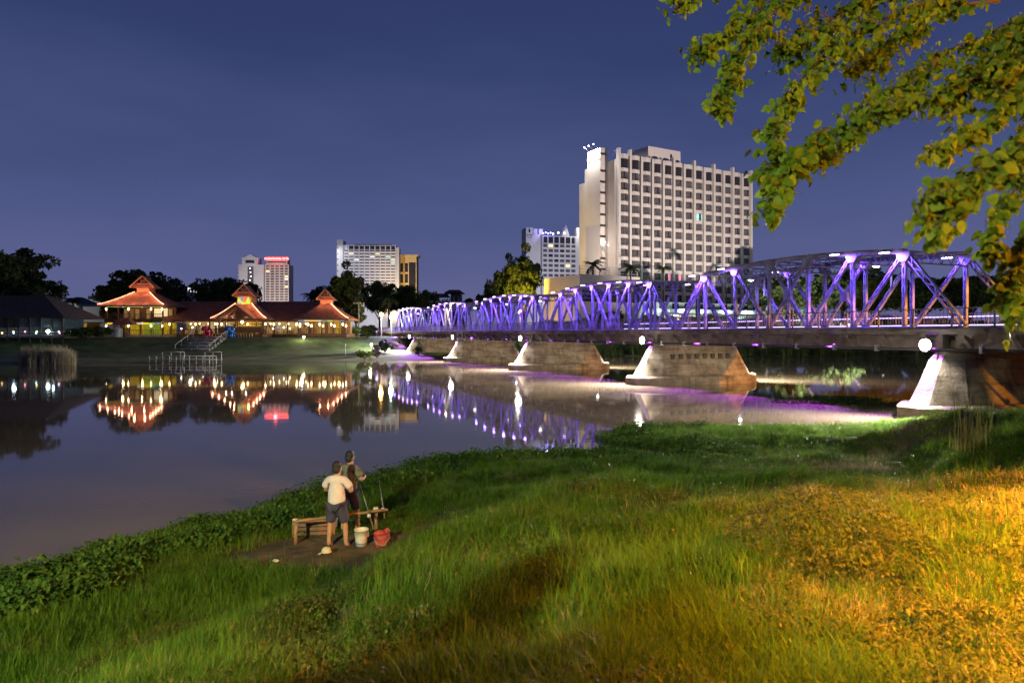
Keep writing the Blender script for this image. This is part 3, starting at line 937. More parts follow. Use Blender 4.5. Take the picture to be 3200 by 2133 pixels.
# roof plant room, railing and billboard lamps
m = MB(); m.b2(12.0, 24.5, 1.6, 10, zt - 1.2, 58.3 - FGZ); m.build('plant_room', hotel_wall, hotel)
m = MB()
for z in (0.5, 1.0, 1.5): m.bar((0.4, 1.2, zt - 1.2 + z + 1), (0.4, 5, zt - 1.2 + z + 1), 0.05, 0.05)
m.build('roof_rail', galv, hotel)
m = MB()
for k in range(9): m.bar((26 + k * 1.1, 4, zt - 1.2), (26 + k * 1.1, 4, zt + 1.0 + 0.3 * (k % 3)), 0.25, 0.25, up=(1, 0, 0))
m.bar((25.7, 4, zt + 0.6), (35.2, 4, zt + 0.6), 0.2, 0.12); tag(m.build('roof_pipework', dark_metal, hotel), kind='stuff')
blamp = emit_mat('billboard_lamp_lens', (1, 1, 1), 10)
for k, yy in enumerate((6.0, 8.2, 10.2)):
    m = MB(); m.bar((-2.6, yy, 56.7 - FGZ), (-4.2, yy, 57.6 - FGZ), 0.06, 0.06); o = m.build('lamp_arm', galv, hotel)
    m = sphere_mb((-4.3, yy, 57.6 - FGZ), 0.2, 8, 5); m.build('lamp_lens', blamp, o)
light('SPOT', (-5.2, 8.2, 58.6 - FGZ), 12000, (1, 0.97, 0.92), hotel, radius=0.4, target=(-2.6, 8.2, 48 - FGZ), cone=150, blend=0.7)
m = MB(); m.b2(-2.2, -1.5, 4.2, 4.8, 26.2, 26.5); o = m.build('wall_lamp', blamp, hotel)
light('SPOT', (-1.8, 4.4, 26.3), 1600, (0.9, 0.97, 1.0), hotel, radius=0.2, target=(3.5, 4.6, 25.3), cone=36, blend=0.6)
# podium with lit canopy, seen through the trusses
cream2 = M('podium_render', (0.55, 0.54, 0.50), rough=0.85, var=0.1, scale=0.3)
m = MB(); m.b2(-2, 50, -9, 0.0, 0, 9.2); m.build('podium', cream2, hotel)
m = MB(); m.b2(8, 48, -11.5, -8.8, 6.3, 7.3); m.build('canopy', cream2, hotel)
lobby = M('lit_lobby_glass', (0.5, 0.35, 0.15), emit=(1.0, 0.66, 0.25), es=0.75, var=0.5, scale=0.5)
for k in range(8):
    m = MB(); m.b2(9 + k * 3.4, 11.9 + k * 3.4, -9.1, -8.9, 0.3, 5.6); o = m.build('lobby_window', lobby if k in (1, 2, 3, 5) else pane_d, hotel)
    m = MB(); m.b2(10.4 + k * 3.4, 10.5 + k * 3.4, -9.16, -9.02, 0.3, 5.6); m.build('mullion', win_frame, o)
for k in range(10):
    m = MB(); m.b2(2 + k * 4.6, 4.4 + k * 4.6, -9.06, -8.9, 7.4, 9.0); m.build('podium_window', pane_d, hotel)
cy_lens = emit_mat('cool_lamp_lens', (0.75, 1.0, 0.95), 20)
for k, (xx) in enumerate((4, 13, 20, 29, 38)):
    m = sphere_mb((xx, -11.7, 6.8), 0.32, 8, 6); m.build('canopy_lamp', cy_lens, hotel)
    light('POINT', (xx, -12.6, 6.6), 1100, (0.72, 1.0, 0.92), hotel, radius=0.3)
# annex on the left with roof terrace
m = MB(); m.b2(-22, -3.2, -12, 4, 0, 15.2); ax_ = m.build('annex', hotel_wall, hotel)
m = MB(); m.b2(-22.2, -3.0, -12.3, -11.8, 12.8, 15.3); m.build('parapet', hotel_wall, hotel)
for k in range(5):
    m = MB(); m.b2(-21.2 + k * 3.7, -18.0 + k * 3.7, -12.12, -11.9, 8.6, 11.6); m.build('annex_window', pane_d, hotel)
for z in (15.9, 16.6, 17.3):
    m = MB(); m.bar((-22, -11.9, z), (-3.4, -11.9, z), 0.08, 0.08); m.build('terrace_rail', galv, hotel)
for k in range(7):
    m = MB(); m.b2(-22 + k * 3.05, -21.85 + k * 3.05, -12.0, -11.8, 15.3, 17.4); m.build('terrace_post', galv, hotel)

# floodlighting of the facade from the forecourt
flw = emit_mat('ground_flood_lens', (1, 0.95, 0.9), 6)
def ground_flood(label, p, tgt, power, col, cone=95):
    t = thing('ground_flood', label, 'flood lamp', p, 0, 'flood lamps in front of the buildings')
    m = MB(); m.box((0, 0, 0.15), (0.5, 0.5, 0.3)); m.build('lamp_housing', lamp_body, t)
    m = MB(); m.box((0, 0, 0.315), (0.36, 0.36, 0.02)); m.build('lamp_lens', flw, t)
    v = Vector(tgt) - Vector(p)
    light('SPOT', (0, 0, 0.6), power, col, t, radius=0.5, target=v, cone=cone, blend=0.8)
ground_flood('flood lamp on the forecourt of the cream hotel', (75, 138, FGZ), (52, 200, 32), 300000, (1.0, 0.85, 0.76), 80)
ground_flood('flood lamp aimed at the end wall of the cream hotel', (15.4, 179.5, 19.05), (25, 194, 36), 16000, (1.0, 0.84, 0.68), 110)

# ---- generic far hotel slab
def far_slab(name, label, X0, X1, Ytop, d, cols, rows, pitch, wallm, yaw=0.0, depth=14, win=(0.68, 0.62), balcony=False, lit=(), row0=1.6, panem=None, base=FGZ):
    p0 = at(X0, HOR, d); p1x = (X1 - X0) / F * d
    H = CAMZ + (HOR - Ytop) / F * d - base
    W = p1x / max(0.3, math.cos(yaw))
    t = thing(name, label, 'building', (p0.x, d, base), yaw)
    m = MB(); m.b2(0, W, 0.30, depth, 0, H); m.build('wall', wallm, t)
    cw = W / cols
    wp = panem or pane_a
    mm = MB(); mm.b2(-cw * win[0] / 2, cw * win[0] / 2, 0.12, 0.34, 0, pitch * win[1], 0); mm.b2(-0.06, 0.06, 0.06, 0.2, 0, pitch * win[1], 1)
    wme = mm.mesh('window', [wp, win_frame])
    lm = {}
    for key, pm in (('w', pane_warm), ('h', pane_white), ('c', pane_cyan), ('d', pane_d)):
        m2 = MB(); m2.b2(-cw * win[0] / 2, cw * win[0] / 2, 0.12, 0.34, 0, pitch * win[1], 0); m2.b2(-0.06, 0.06, 0.06, 0.2, 0, pitch * win[1], 1)
        lm[key] = m2.mesh('window', [pm, win_frame])
    mb_ = MB(); mb_.b2(-cw * 0.4, cw * 0.4, -0.55, 0.30, -0.25, pitch * 0.24); bal = mb_.mesh('balcony', wallm)
    mf = MB(); mf.b2(-cw * 0.09, cw * 0.09, -0.25, 0.32, 0, H); fin = mf.mesh('fin', wallm)
    for c in range(cols + 1): inst('fin', fin, t, (min(max(c * cw, cw * .09), W - cw * .09), 0, 0))
    for r in range(rows):
        zb = H - row0 - pitch * (r + 1) + pitch * 0.25
        if zb < 1: break
        mbnd = MB(); mbnd.b2(cw * .1, W - cw * .1, -0.10, 0.30, zb - pitch * (1 - win[1]) + 0.02, zb - 0.02); mbnd.build('floor_band', wallm, t)
        for c in range(cols):
            k = None
            for (lc, lr, lk) in lit:
                if (lc, lr) == (c, r): k = lk
            if k is None and rr.random() < 0.12: k = 'd'
            inst('window', lm[k] if k else wme, t, ((c + .5) * cw, 0, zb))
            if balcony: inst('balcony', bal, t, ((c + .5) * cw, 0, zb))
    return t, W, H

white_wall = M('white_hotel_render', (0.60, 0.58, 0.60), rough=0.85, var=0.06, scale=0.06)
pink_wall = M('rose_hotel_render', (0.62, 0.52, 0.47), rough=0.85, var=0.06, scale=0.06)
tan_wall = M('ochre_hotel_render', (0.62, 0.44, 0.20), rough=0.85, var=0.06, scale=0.06)
# small hotel left of the big one
t, W, H = far_slab('hotel_block', 'white hotel with violet rooftop lights behind the gold-lit tree', 1694, 1804, 735, 400, 6, 9, 2.9, white_wall, yaw=R(14), depth=20, win=(0.72, 0.58), lit=((1, 0, 'w'), (2, 0, 'd'), (4, 4, 'w')), row0=4.6)
m = MB(); m.b2(1.0, W - 1, 0.1, 0.34, H - 4.3, H - 0.7); m.build('dark_band_window', pane_d, t)
m = MB(); m.b2(W, W + 2.6, -0.3, 5, 14, H + 5.2); m.build('lift_tower', white_wall, t)
m = MB(); m.b2(-9.2, -5.0, 2.0, 12, 0, H + 4.6); sgn = m.build('side_tower', white_wall, t)
m = MB(); m.b2(-5.0, 0.0, 3.2, 12, 0, H + 1.0); m.build('link_wall', white_wall, t)
m = MB(); m.loft([[(W - 8, 2, H), (W - 3.5, 2, H), (W - 3.5, 8, H), (W - 8, 8, H)], [(W - 5.8, 2, H + 7.2), (W - 5.7, 2, H + 7.2), (W - 5.7, 8, H + 7.2), (W - 5.8, 8, H + 7.2)]]); m.build('roof_gable', white_wall, t)
for k, xx in enumerate((-4.2, -1.0)):
    m = MB(); m.b2(xx, xx + 2.4, 3.5, 6, H + 1, H + 4.2); m.build('roof_cabin', white_wall, t)
vb = emit_mat('violet_roof_glow_tube', (0.45, 0.40, 1.0), 5)
for k in range(5):
    m = sphere_mb((1.2 + k * 1.5, 1.6, H + 1.4 + 0.5 * (k % 2)), 0.45, 8, 6); m.build('roof_lamp', vb if k < 4 else blamp, t)
light('POINT', (2.5, -1.0, H + 3.0), 2600, (0.35, 0.3, 1.0), t, radius=0.6)
for k in range(2):
    m = sphere_mb((10.5 + k * 3.6, 1.6, H + 2.0), 0.5, 8, 6); m.build('roof_globe', emit_mat('warm_globe', (1.0, 0.85, 0.55), 8), t)
m = MB(); m.bar((15.6, 3, H), (15.6, 3, H + 4.6), 0.2, 0.2, up=(1, 0, 0)); o = m.build('mast', galv, t)
m = sphere_mb((15.6, 3, H + 4.9), 0.42, 8, 6); m.build('beacon', emit_mat('red_beacon', (1.0, 0.05, 0.08), 10), o)
light('SPOT', (W + 1.2, -7, H + 5.5), 5200, (1, 0.98, 0.96), t, radius=0.4, target=(W + 1.2, 0, H - 2), cone=120, blend=0.6)
def text_part(txt, size, mat, parent, loc, rot, extrude=0.03, align='CENTER'):
    cu = bpy.data.curves.new('sign_text', 'FONT')
    cu.body = txt; cu.size = size; cu.extrude = extrude; cu.align_x = align; cu.resolution_u = 2
    cu.materials.append(mat)
    o = bpy.data.objects.new('sign_text', cu); COL.objects.link(o)
    me = bpy.data.meshes.new_from_object(o.evaluated_get(bpy.context.evaluated_depsgraph_get()))
    bpy.data.objects.remove(o)
    o = bpy.data.objects.new('sign_text', me); COL.objects.link(o); o.parent = parent; o.location = loc; o.rotation_euler = rot
    return o
sign_dark = M('dark_sign_letters', (0.03, 0.03, 0.035), rough=0.6)
text_part('PORNPING', 1.15, sign_dark, sgn, (-7.1, 1.97, H - 0.2), (R(90), 0, 0))
text_part('HOTEL', 1.05, sign_dark, sgn, (-7.1, 1.97, H - 1.5), (R(90), 0, 0))
m = MB(); m.loft([[(-7.1, 1.95, H + 1.4), (-6.3, 1.95, H + 2.6), (-7.1, 1.95, H + 4.0), (-7.9, 1.95, H + 2.6)], [(-7.1, 1.99, H + 1.4), (-6.3, 1.99, H + 2.6), (-7.1, 1.99, H + 4.0), (-7.9, 1.99, H + 2.6)]]); m.build('diamond_emblem', sign_dark, sgn)
ground_flood('flood lamp in front of the violet-roofed hotel', (24, 345, FGZ), (29, 405, 40), 150000, (0.90, 0.88, 1.0), 80)

# white slab hotel in the middle distance
t, W, H = far_slab('hotel_slab', 'wide white slab hotel with balconies beside the ochre tower', 1073, 1236, 765, 640, 10, 16, 2.85, white_wall, yaw=R(3), depth=16, win=(0.78, 0.60), balcony=True, row0=4.4,
                   lit=((1, 1, 'w'), (6, 1, 'w'), (5, 2, 'h'), (8, 2, 'c'), (9, 3, 'w'), (9, 4, 'c'), (2, 3, 'h'), (4, 4, 'd')))
m = MB(); m.b2(-5.8, -0.2, -1.0, 14, 0, H + 4.6); m.build('end_tower', white_wall, t)
mm = MB(); mm.b2(-.3, .3, -1.1, -.9, 0, 2.2); sl = mm.mesh('slot_window', win_frame)
for k in range(9): inst('slot_window', sl, t, (-4.9, 0, H - 4 - 5.4 * k))
m = MB(); m.b2(W, W + 2.8, 0.6, 14, 0, H - 2); m.build('end_wall', white_wall, t)
m = MB(); m.b2(4, W - 1, 0.1, 0.28, H - 4.0, H - 0.9); m.build('dark_band_window', pane_d, t)
m = MB(); m.b2(10, W - 4, 2, 10, H, H + 0.9); m.build('roof_deck', dark_metal, t)
light('SPOT', (-12, -14, H - 6), 14000, (0.95, 0.98, 1.0), t, radius=0.5, target=(-3, 0, H - 16), cone=110, blend=0.7)
ground_flood('flood lamp in front of the white slab hotel', (-134, 565, FGZ), (-130, 640, 50), 260000, (0.96, 0.93, 1.0), 85)
# ochre tower
t, W, H = far_slab('ochre_tower', 'slim ochre-lit tower with dark glass corner beside the white slab hotel', 1247, 1278, 800, 655, 2, 7, 10.4, tan_wall, yaw=0.0, depth=14, win=(0.62, 0.82), row0=7.5, panem=pane_d)
m = MB(); m.b2(W, W + 6.6, 0.0, 14, 0, H - 6); m.build('glass_corner', pane_d, t)
m = MB(); m.b2(-1.2, W + 9.0, -0.9, 14.5, H, H + 1.3); m.build('cornice', tan_wall, t)
m = MB(); m.b2(0, W + 6.6, -0.1, 0.28, H - 6.0, H); m.build('frieze', tan_wall, t)
m = MB(); m.b2(W + 6.6, W + 7.3, -0.4, 14, 0, H - 0.1); m.build('corner_fin', tan_wall, t)
m = sphere_mb((0.0, -1.6, H - 4), 1.1, 8, 6); m.build('wall_lamp', blamp, t)
ground_flood('flood lamp at the foot of the ochre tower', (-101, 610, FGZ), (-100, 655, 55), 230000, (1.0, 0.72, 0.30), 80)
# tower with the red sign
t, W, H = far_slab('sign_tower', 'rose-white hotel tower crowned by a glowing red sign', 829, 902, 826, 780, 5, 17, 2.93, pink_wall, yaw=R(2), depth=18, win=(0.72, 0.56), row0=0.6, lit=((0, 2, 'w'), (4, 4, 'w'), (4, 5, 'h'), (4, 8, 'w'), (2, 15, 'h')))
m = MB(); m.b2(-29.0, -1.0, -3.0, 14, 0, H - 0.5); wing = m.build('front_wing', white_wall, t)
m = MB(); m.b2(-25.0, -7.5, -3.5, 10, H - 0.5, H + 7.5); m.build('wing_crown', white_wall, t)
m = MB(); m.loft([[(-22.5, -3.6, H + 7.5), (-9, -3.6, H + 7.5), (-9, 8, H + 7.5), (-22.5, 8, H + 7.5)], [(-15.8, -3.6, H + 11.0), (-15.7, -3.6, H + 11.0), (-15.7, 8, H + 11.0), (-15.8, 8, H + 11.0)]]); m.build('gable', white_wall, t)
m = MB(); m.b2(-21.0, -11.0, -3.8, -3.4, H + 1.0, H + 4.2); m.build('crown_window', pane_d, t)
m = MB(); m.b2(-18.8, -12.2, -3.2, -2.9, 4, H - 3); m.build('stair_glazing', pane_a, t)
for k in range(9):
    m = sphere_mb((-16.0 + (k % 3) * 0.5, -3.5, H - 5 - k * 4.4), 0.45, 6, 5); m.build('stair_lamp', blamp, t)
for k in range(9):
    m = MB(); m.b2(-28.9, -1.2, -3.06, -2.9, H - 3 - k * 5.2, H - 2.6 - k * 5.2); m.build('floor_line', hotel_wall, t)
mm = MB(); mm.b2(-30.4, -29.0, -2.2, 2, 0, 1.1); sb = mm.mesh('side_balcony', white_wall)
for k in range(11): inst('side_balcony', sb, t, (0, 0, H - 4 - k * 4.4))
m = MB(); m.b2(1, W - 2, 1.0, 12, H, H + 8.2); m.build('sign_storey', pink_wall, t)
m = MB(); m.b2(1.6, W - 3, 0.85, 1.1, H + 2.2, H + 3.6); m.build('terrace_window', pane_d, t)
red_sign = emit_mat('red_neon_letters', (1.0, 0.18, 0.17), 9)
red_back = emit_mat('red_neon_panel', (1.0, 0.06, 0.08), 0.9)
m = MB(); m.b2(0.4, W - 1.6, 0.70, 0.95, H + 4.6, H + 9.0); sb_ = m.build('sign_board', red_back, t)
tx = text_part('DUANGTAWAN HOTEL', 3.2, red_sign, sb_, (W / 2 - 0.5, 0.6, H + 5.6), (R(90), 0, 0), 0.12)
tx.scale = (0.80, 1.0, 1.0)
light('POINT', (W / 2, -6, H + 7), 3500, (1.0, 0.10, 0.12), t, radius=2)
m = MB(); m.b2(-9, 6, -14, -4, 0, 22); m.build('front_annex', pink_wall, t)
ground_flood('flood lamp in front of the red-signed tower', (-252, 695, FGZ), (-268, 780, 50), 430000, (1.0, 0.90, 0.84), 85)
# low far block with a white sign
p = at(545, HOR, 420)
t = thing('low_office_block', 'low pale block with a small white rooftop sign behind the trees', 'building', (p.x, 420, FGZ), R(8))
m = MB(); m.b2(0, 23, 0, 14, 0, 29); m.build('wall', white_wall, t)
m = MB(); m.b2(8, 15, -0.3, 0, 26.2, 28.6); m.build('sign_panel', emit_mat('white_sign_panel', (0.9, 0.95, 1.0), 2.5), t)
mm = MB(); mm.b2(-.55, .55, -.1, .1, 0, 1.2); wm = mm.mesh('window', pane_d)
for r in range(3):
    for c in range(9): inst('window', wm, t, (2 + c * 2.3, -0.02, 22 - r * 3.4))
# ochre-lit shed and pale houses on the left bank
p = at(190, HOR, 175)
t = thing('pale_house', 'pale flat-roofed house beyond the reeds, between the dark trees', 'building', (p.x, 175, FGZ), 0)
m = MB(); m.b2(0, 4.6, 0, 8, 0, 8.4); m.build('wall', white_wall, t)
m = MB(); m.loft([[(-.6, -.6, 8.4), (5.2, -.6, 8.4), (5.2, 8.6, 8.4), (-.6, 8.6, 8.4)], [(2.0, 3, 10.2), (2.6, 3, 10.2), (2.6, 5, 10.2), (2.0, 5, 10.2)]]); m.build('roof', dark_metal, t)
m = MB(); m.b2(4.7, 14.5, 1, 8, 0, 7.6); m.build('long_wall', hotel_wall, t)
m = MB(); m.b2(1.2, 3.0, -0.06, 0.1, 5.2, 7.2); m.build('window', pane_d, t)
light('POINT', (0.5, -8, 6), 900, (0.9, 1.0, 0.95), t, radius=0.4)
t = thing('white_house', 'white upper-floor house with a grey roof left of the two-storey pavilion', 'building', (at(280, HOR, 210).x, 210, FGZ), 0)
m = MB(); m.b2(0, 6.5, 0, 8, 0, 11.2); m.build('wall', white_wall, t)
m = MB(); m.b2(-.3, 6.8, -.3, 8.3, 11.2, 12.2); m.build('roof', dark_metal, t)
for k in range(3):
    m = MB(); m.b2(0.8 + k * 2, 2.1 + k * 2, -0.08, 0.1, 8.8, 10.2); m.build('window', pane_d, t)
light('POINT', (3, -9, 9), 800, (0.95, 0.95, 1.0), t, radius=0.4)
p = at(205, HOR, 150)
t = thing('ochre_shed', 'low boarded shed lit deep orange beside the dark boathouse', 'building', (p.x, 150, FGZ), 0)
och = M('ochre_board', (0.6, 0.4, 0.12), rough=0.8, var=0.15)
for k in range(6):
    m = MB(); m.b2(0, 4.6, 0, 0.12, 0.2 + k * 0.46, 0.62 + k * 0.46); m.build('board', och, t)
m = MB(); m.b2(-.5, 5.2, -.8, 5, 3.0, 3.2); m.build('roof', dark_metal, t)
light('POINT', (1.8, -2.6, 3.0), 420, (1.0, 0.55, 0.06), t, radius=0.2)
m = MB(); m.b2(0, 4.6, 4.6, 5, 0, 3); m.build('back_wall', och, t)
# dark boathouse on the left
p = at(-150, HOR, 118)
t = thing('boathouse', 'dark stilted riverside restaurant with bluish lit openings at the left edge', 'building', (p.x, 118, 2.2), R(4))
bw_ = M('dark_timber', (0.045, 0.04, 0.04), rough=0.8, var=0.3)
blue_panel = M('bluish_screen', (0.10, 0.13, 0.15), rough=0.7, var=0.25)
m = MB(); m.loft([[(-1, -1.5, 4.9), (19.6, -1.5, 4.9), (19.6, 12, 4.9), (-1, 12, 4.9)], [(1, 4, 9.0), (13, 4, 9.0), (13, 6, 9.0), (1, 6, 9.0)]]); m.build('roof', bw_, t)
m = MB(); m.b2(-1, 19, -0.6, 11, 1.4, 1.6); m.build('platform', bw_, t)
m = MB(); m.b2(0, 10.6, -0.3, 0, 3.2, 5.0); m.build('front_screen', bw_, t)
m = MB(); m.b2(10.7, 18.6, -0.2, 0, 3.3, 5.0); m.build('glass_screen', blue_panel, t)
m = MB(); m.b2(0, 18.6, 6, 6.3, 1.6, 5.0); m.build('back_wall', blue_panel, t)
for k in range(11):
    m = MB(); m.b2(0.2 + k * 1.82, 0.4 + k * 1.82, -0.45, -0.25, -2.5, 4.9); m.build('post', bw_, t)
for z in (2.0, 2.5):
    m = MB(); m.bar((0, -0.55, z), (19, -0.55, z), 0.07, 0.06); m.build('handrail', galv, t)
cols_ = [(1.0, 0.45, 0.1), (0.3, 0.6, 1.0), (1.0, 0.25, 0.3), (0.4, 0.9, 1.0), (1.0, 0.6, 0.15)]
for k in range(14):
    m = sphere_mb((1.0 + k * 1.3, 2.2 + (k % 3), 2.3 + 0.25 * (k % 2)), 0.16, 6, 4); m.build('lantern', emit_mat('lantern_%d' % (k % 5), cols_[k % 5], 5), t)
m = sphere_mb((16.4, -0.9, 2.6), 0.28, 8, 6); m.build('flood_lamp', cy_lens, t)
for xx in (3, 9, 15.5):
    light('POINT', (xx, 2.0, 3.1), 70, (0.65, 0.9, 1.0), t, radius=0.3)
# dark rooftop pavilion beyond the bridge
p = at(1328, HOR, 230)
t = thing('rooftop_pavilion', 'dark house with open roof terrace beyond the far trusses', 'building', (p.x, 230, FGZ), 0)
m = MB(); m.b2(0, 13.2, 0, 9, 0, 10.3); m.build('wall', dark_metal, t)
m = MB(); m.loft([[(-.3, -.6, 13.2), (8, -.6, 13.2), (8, 9, 13.2), (-.3, 9, 13.2)], [(1.8, 3, 14.3), (7, 3, 14.3), (7, 5, 14.3), (1.8, 5, 14.3)]]); m.build('roof', dark_metal, t)
m = MB(); m.loft([[(6.4, -.6, 14.4), (13, -.6, 14.4), (13, 9, 14.4), (6.4, 9, 14.4)], [(8, 3, 15.6), (11.4, 3, 15.6), (11.4, 5, 15.6), (8, 5, 15.6)]]); m.build('roof', dark_metal, t)
for k in range(8):
    m = MB(); m.b2(0.1 + k * 1.6, 0.25 + k * 1.6, 0, 0.15, 10.3, 13.2); m.build('post', galv, t)
m = MB(); m.b2(8.6, 12, 1, 8, 10.3, 14.4); m.build('upper_room', dark_metal, t)
# ------------------------------------------------------------------ riverside restaurant (far bank)
roof_tile = M('dark_red_roof_tile', (0.20, 0.085, 0.062), rough=0.8, var=0.28, scale=1.2, bump=0.5, bscale=5, world_co=True)
def tile_mat():
    mt = M('red_roof_tile', (0.36, 0.15, 0.10), rough=0.75, var=0.25, scale=1.5, world_co=True)
    nt = mt.node_tree
    bs = nt.nodes['Principled BSDF']
    geo = nt.nodes.new('ShaderNodeNewGeometry')
    wv = nt.nodes.new('ShaderNodeTexWave'); wv.bands_direction = 'Z'; wv.inputs['Scale'].default_value = 1.15; wv.inputs['Distortion'].default_value = 0.4
    nt.links.new(geo.outputs['Position'], wv.inputs['Vector'])
    bp = nt.nodes.new('ShaderNodeBump'); bp.inputs['Strength'].default_value = 0.9; bp.inputs['Distance'].default_value = 0.12
    nt.links.new(wv.outputs['Fac'], bp.inputs['Height']); nt.links.new(bp.outputs['Normal'], bs.inputs['Normal'])
    return mt
tile = tile_mat()
trim = M('orange_painted_trim', (0.55, 0.26, 0.15), rough=0.6, var=0.12)
cream_w = M('cream_plaster', (0.62, 0.50, 0.30), rough=0.8, var=0.12, scale=0.8)
timber = M('teak_timber', (0.17, 0.085, 0.04), rough=0.6, var=0.3, scale=2)
timber_l = M('pale_teak', (0.40, 0.25, 0.11), rough=0.6, var=0.25, scale=2)
lime_w = M('lime_yellow_wall', (0.60, 0.52, 0.06), rough=0.8, var=0.15)
green_w = M('green_wall', (0.25, 0.42, 0.06), rough=0.8, var=0.15)
bulb_m = emit_mat('roof_bulb', (1.0, 0.46, 0.28), 2.6)
warm_b = emit_mat('warm_bulb', (1.0, 0.76, 0.38), 16)
white_b = emit_mat('white_bulb', (1.0, 0.97, 0.9), 14)
screen_m = emit_mat('lit_screen_cream', (1.0, 0.86, 0.55), 0.55)
mm = sphere_mb((0, 0, 0), 0.115, 6, 4); bulb_me = mm.mesh('roof_bulb', bulb_m)
mm = sphere_mb((0, 0, 0), 0.15, 6, 4, (1, 1, 1.7)); wlamp_me = mm.mesh('wall_lantern', warm_b)
GL = [M('glass_amber', (0.8, 0.5, 0.05), emit=(1.0, 0.62, 0.06), es=0.9, var=.1), M('glass_green', (0.3, 0.7, 0.1), emit=(0.35, 0.9, 0.08), es=0.55, var=.1), M('glass_blue', (0.2, 0.35, 0.6), emit=(0.25, 0.45, 0.75), es=0.35, var=.1), M('glass_pale', (0.7, 0.65, 0.5), emit=(0.95, 0.85, 0.6), es=0.6, var=.1), M('glass_red', (0.6, 0.12, 0.06), emit=(1.0, 0.25, 0.08), es=0.6, var=.1)]
WARM = (1.0, 0.68, 0.28)
mm = MB(); mm.b2(-.02, .02, -.02, .02, 0, 0.95); ball_me = mm.mesh('baluster', timber)

def balustrade(t, x0, x1, y, z, step=0.45, me=None):
    r = MB(); r.b2(x0, x1, y - .05, y + .05, z + 0.95, z + 1.05); r.build('handrail', timber, t)
    n = int((x1 - x0) / step)
    mbal = MB()
    for k in range(n + 1):
        xx = x0 + (x1 - x0) * k / n
        mbal.b2(xx - .03, xx + .03, y - .03, y + .03, z, z + 0.95)
    tag(mbal.build('balusters', timber, t), kind='stuff')

def hip_roof(t, w, dep, ze, zc, cupw, mat, over=0.0, curve=0.28):
    """flared hipped roof from eaves ze to collar zc, with hip ridges and bulbs along them"""
    rings = []
    steps = 6
    for i in range(steps + 1):
        u = i / steps
        k = u + curve * u * (1 - u) * -1.0
        hw = w / 2 * (1 - u) + cupw / 2 * u
        hd = dep / 2 * (1 - u) + cupw / 2 * u
        z = ze + (zc - ze) * (u ** 1.25)
        rings.append([(-hw, -hd, z), (hw, -hd, z), (hw, hd, z), (-hw, hd, z)])
    m = MB(); m.loft(rings, cap=False)
    rf = m.build('roof', mat, t)
    e = MB(); e.loft([[(-w / 2, -dep / 2, ze - 0.28), (w / 2, -dep / 2, ze - 0.28), (w / 2, dep / 2, ze - 0.28), (-w / 2, dep / 2, ze - 0.28)], [(-w / 2, -dep / 2, ze - 0.003), (w / 2, -dep / 2, ze - 0.003), (w / 2, dep / 2, ze - 0.003), (-w / 2, dep / 2, ze - 0.003)]])
    e.build('eave_board', timber, t)
    return rf, rings

def hip_line(rings, corner):
    return [Vector(r[corner]) for r in rings]

def string_bulbs(parent, pts, n, dz=0.16):
    ln = [0]
    for a, b in zip(pts, pts[1:]): ln.append(ln[-1] + (b - a).length)
    for k in range(n):
        d = ln[-1] * (k + 0.3) / n
        for j in range(len(pts) - 1):
            if ln[j] <= d <= ln[j + 1]:
                q = pts[j].lerp(pts[j + 1], (d - ln[j]) / (ln[j + 1] - ln[j]))
                inst('roof_bulb', bulb_me, parent, q + Vector((0, -0.12, dz)))
                if k % 5 == 2: light('POINT', q + Vector((0, -0.45, dz + 0.25)), 38, (1.0, 0.40, 0.20), parent, radius=0.12)
                break

def ridge_tube(parent, pts, r=0.11):
    m = MB(); m.tube([p + Vector((0, 0, 0.04)) for p in pts], r, 6); return m.build('hip_ridge', trim, parent, smooth=True)

def cupola(t, z, w, h_wall, gable_w, gable_h, fan=False, dep=None):
    """small gabled turret over the roof collar"""
    dep = dep or w
    hd = dep / 2
    m = MB(); m.b2(-w / 2, w / 2, -hd, hd, z - 0.4, z + h_wall); cw_ = m.build('turret_wall', trim if not fan else timber_l, t)
    g = gable_w / 2
    zz = z + h_wall
    m = MB(); m.loft([[(-g, -hd - .5, zz - .15), (g, -hd - .5, zz - .15), (g, hd + .5, zz - .15), (-g, hd + .5, zz - .15)], [(-w * .46, -hd - .3, zz + gable_h * 0.36), (w * .46, -hd - .3, zz + gable_h * 0.36), (w * .46, hd + .3, zz + gable_h * .36), (-w * .46, hd + .3, zz + gable_h * .36)]])
    m.build('turret_skirt', tile, t)
    m = MB(); m.loft([[(-w * .46, -hd + .2, zz + gable_h * .33), (w * .46, -hd + .2, zz + gable_h * .33), (w * .46, hd, zz + gable_h * .33), (-w * .46, hd, zz + gable_h * .33)], [(-.05, -hd + .2, zz + gable_h), (.05, -hd + .2, zz + gable_h), (.05, hd, zz + gable_h), (-.05, hd, zz + gable_h)]])
    m.build('turret_gable', timber, t)
    for s_ in (-1, 1):
        m = MB(); m.bar((0, -hd - .35, zz + gable_h + .12), (s_ * g, -hd - .55, zz - .05), 0.24, 0.26); m.build('barge_board', trim, t)
    m = MB(); m.b2(-w * .2, w * .2, -hd - .12, -hd + .1, zz + gable_h * .38, zz + gable_h * .66); m.build('gable_vent', trim, t)
    m = MB(); m.b2(-w * .48, w * .48, -hd - .42, -hd - .2, zz + gable_h * .30, zz + gable_h * .37); m.build('gable_beam', trim, t)
    return cw_

def lantern(t, x, y, z):
    return inst('wall_lantern', wlamp_me, t, (x, y, z))

RD = 146.0
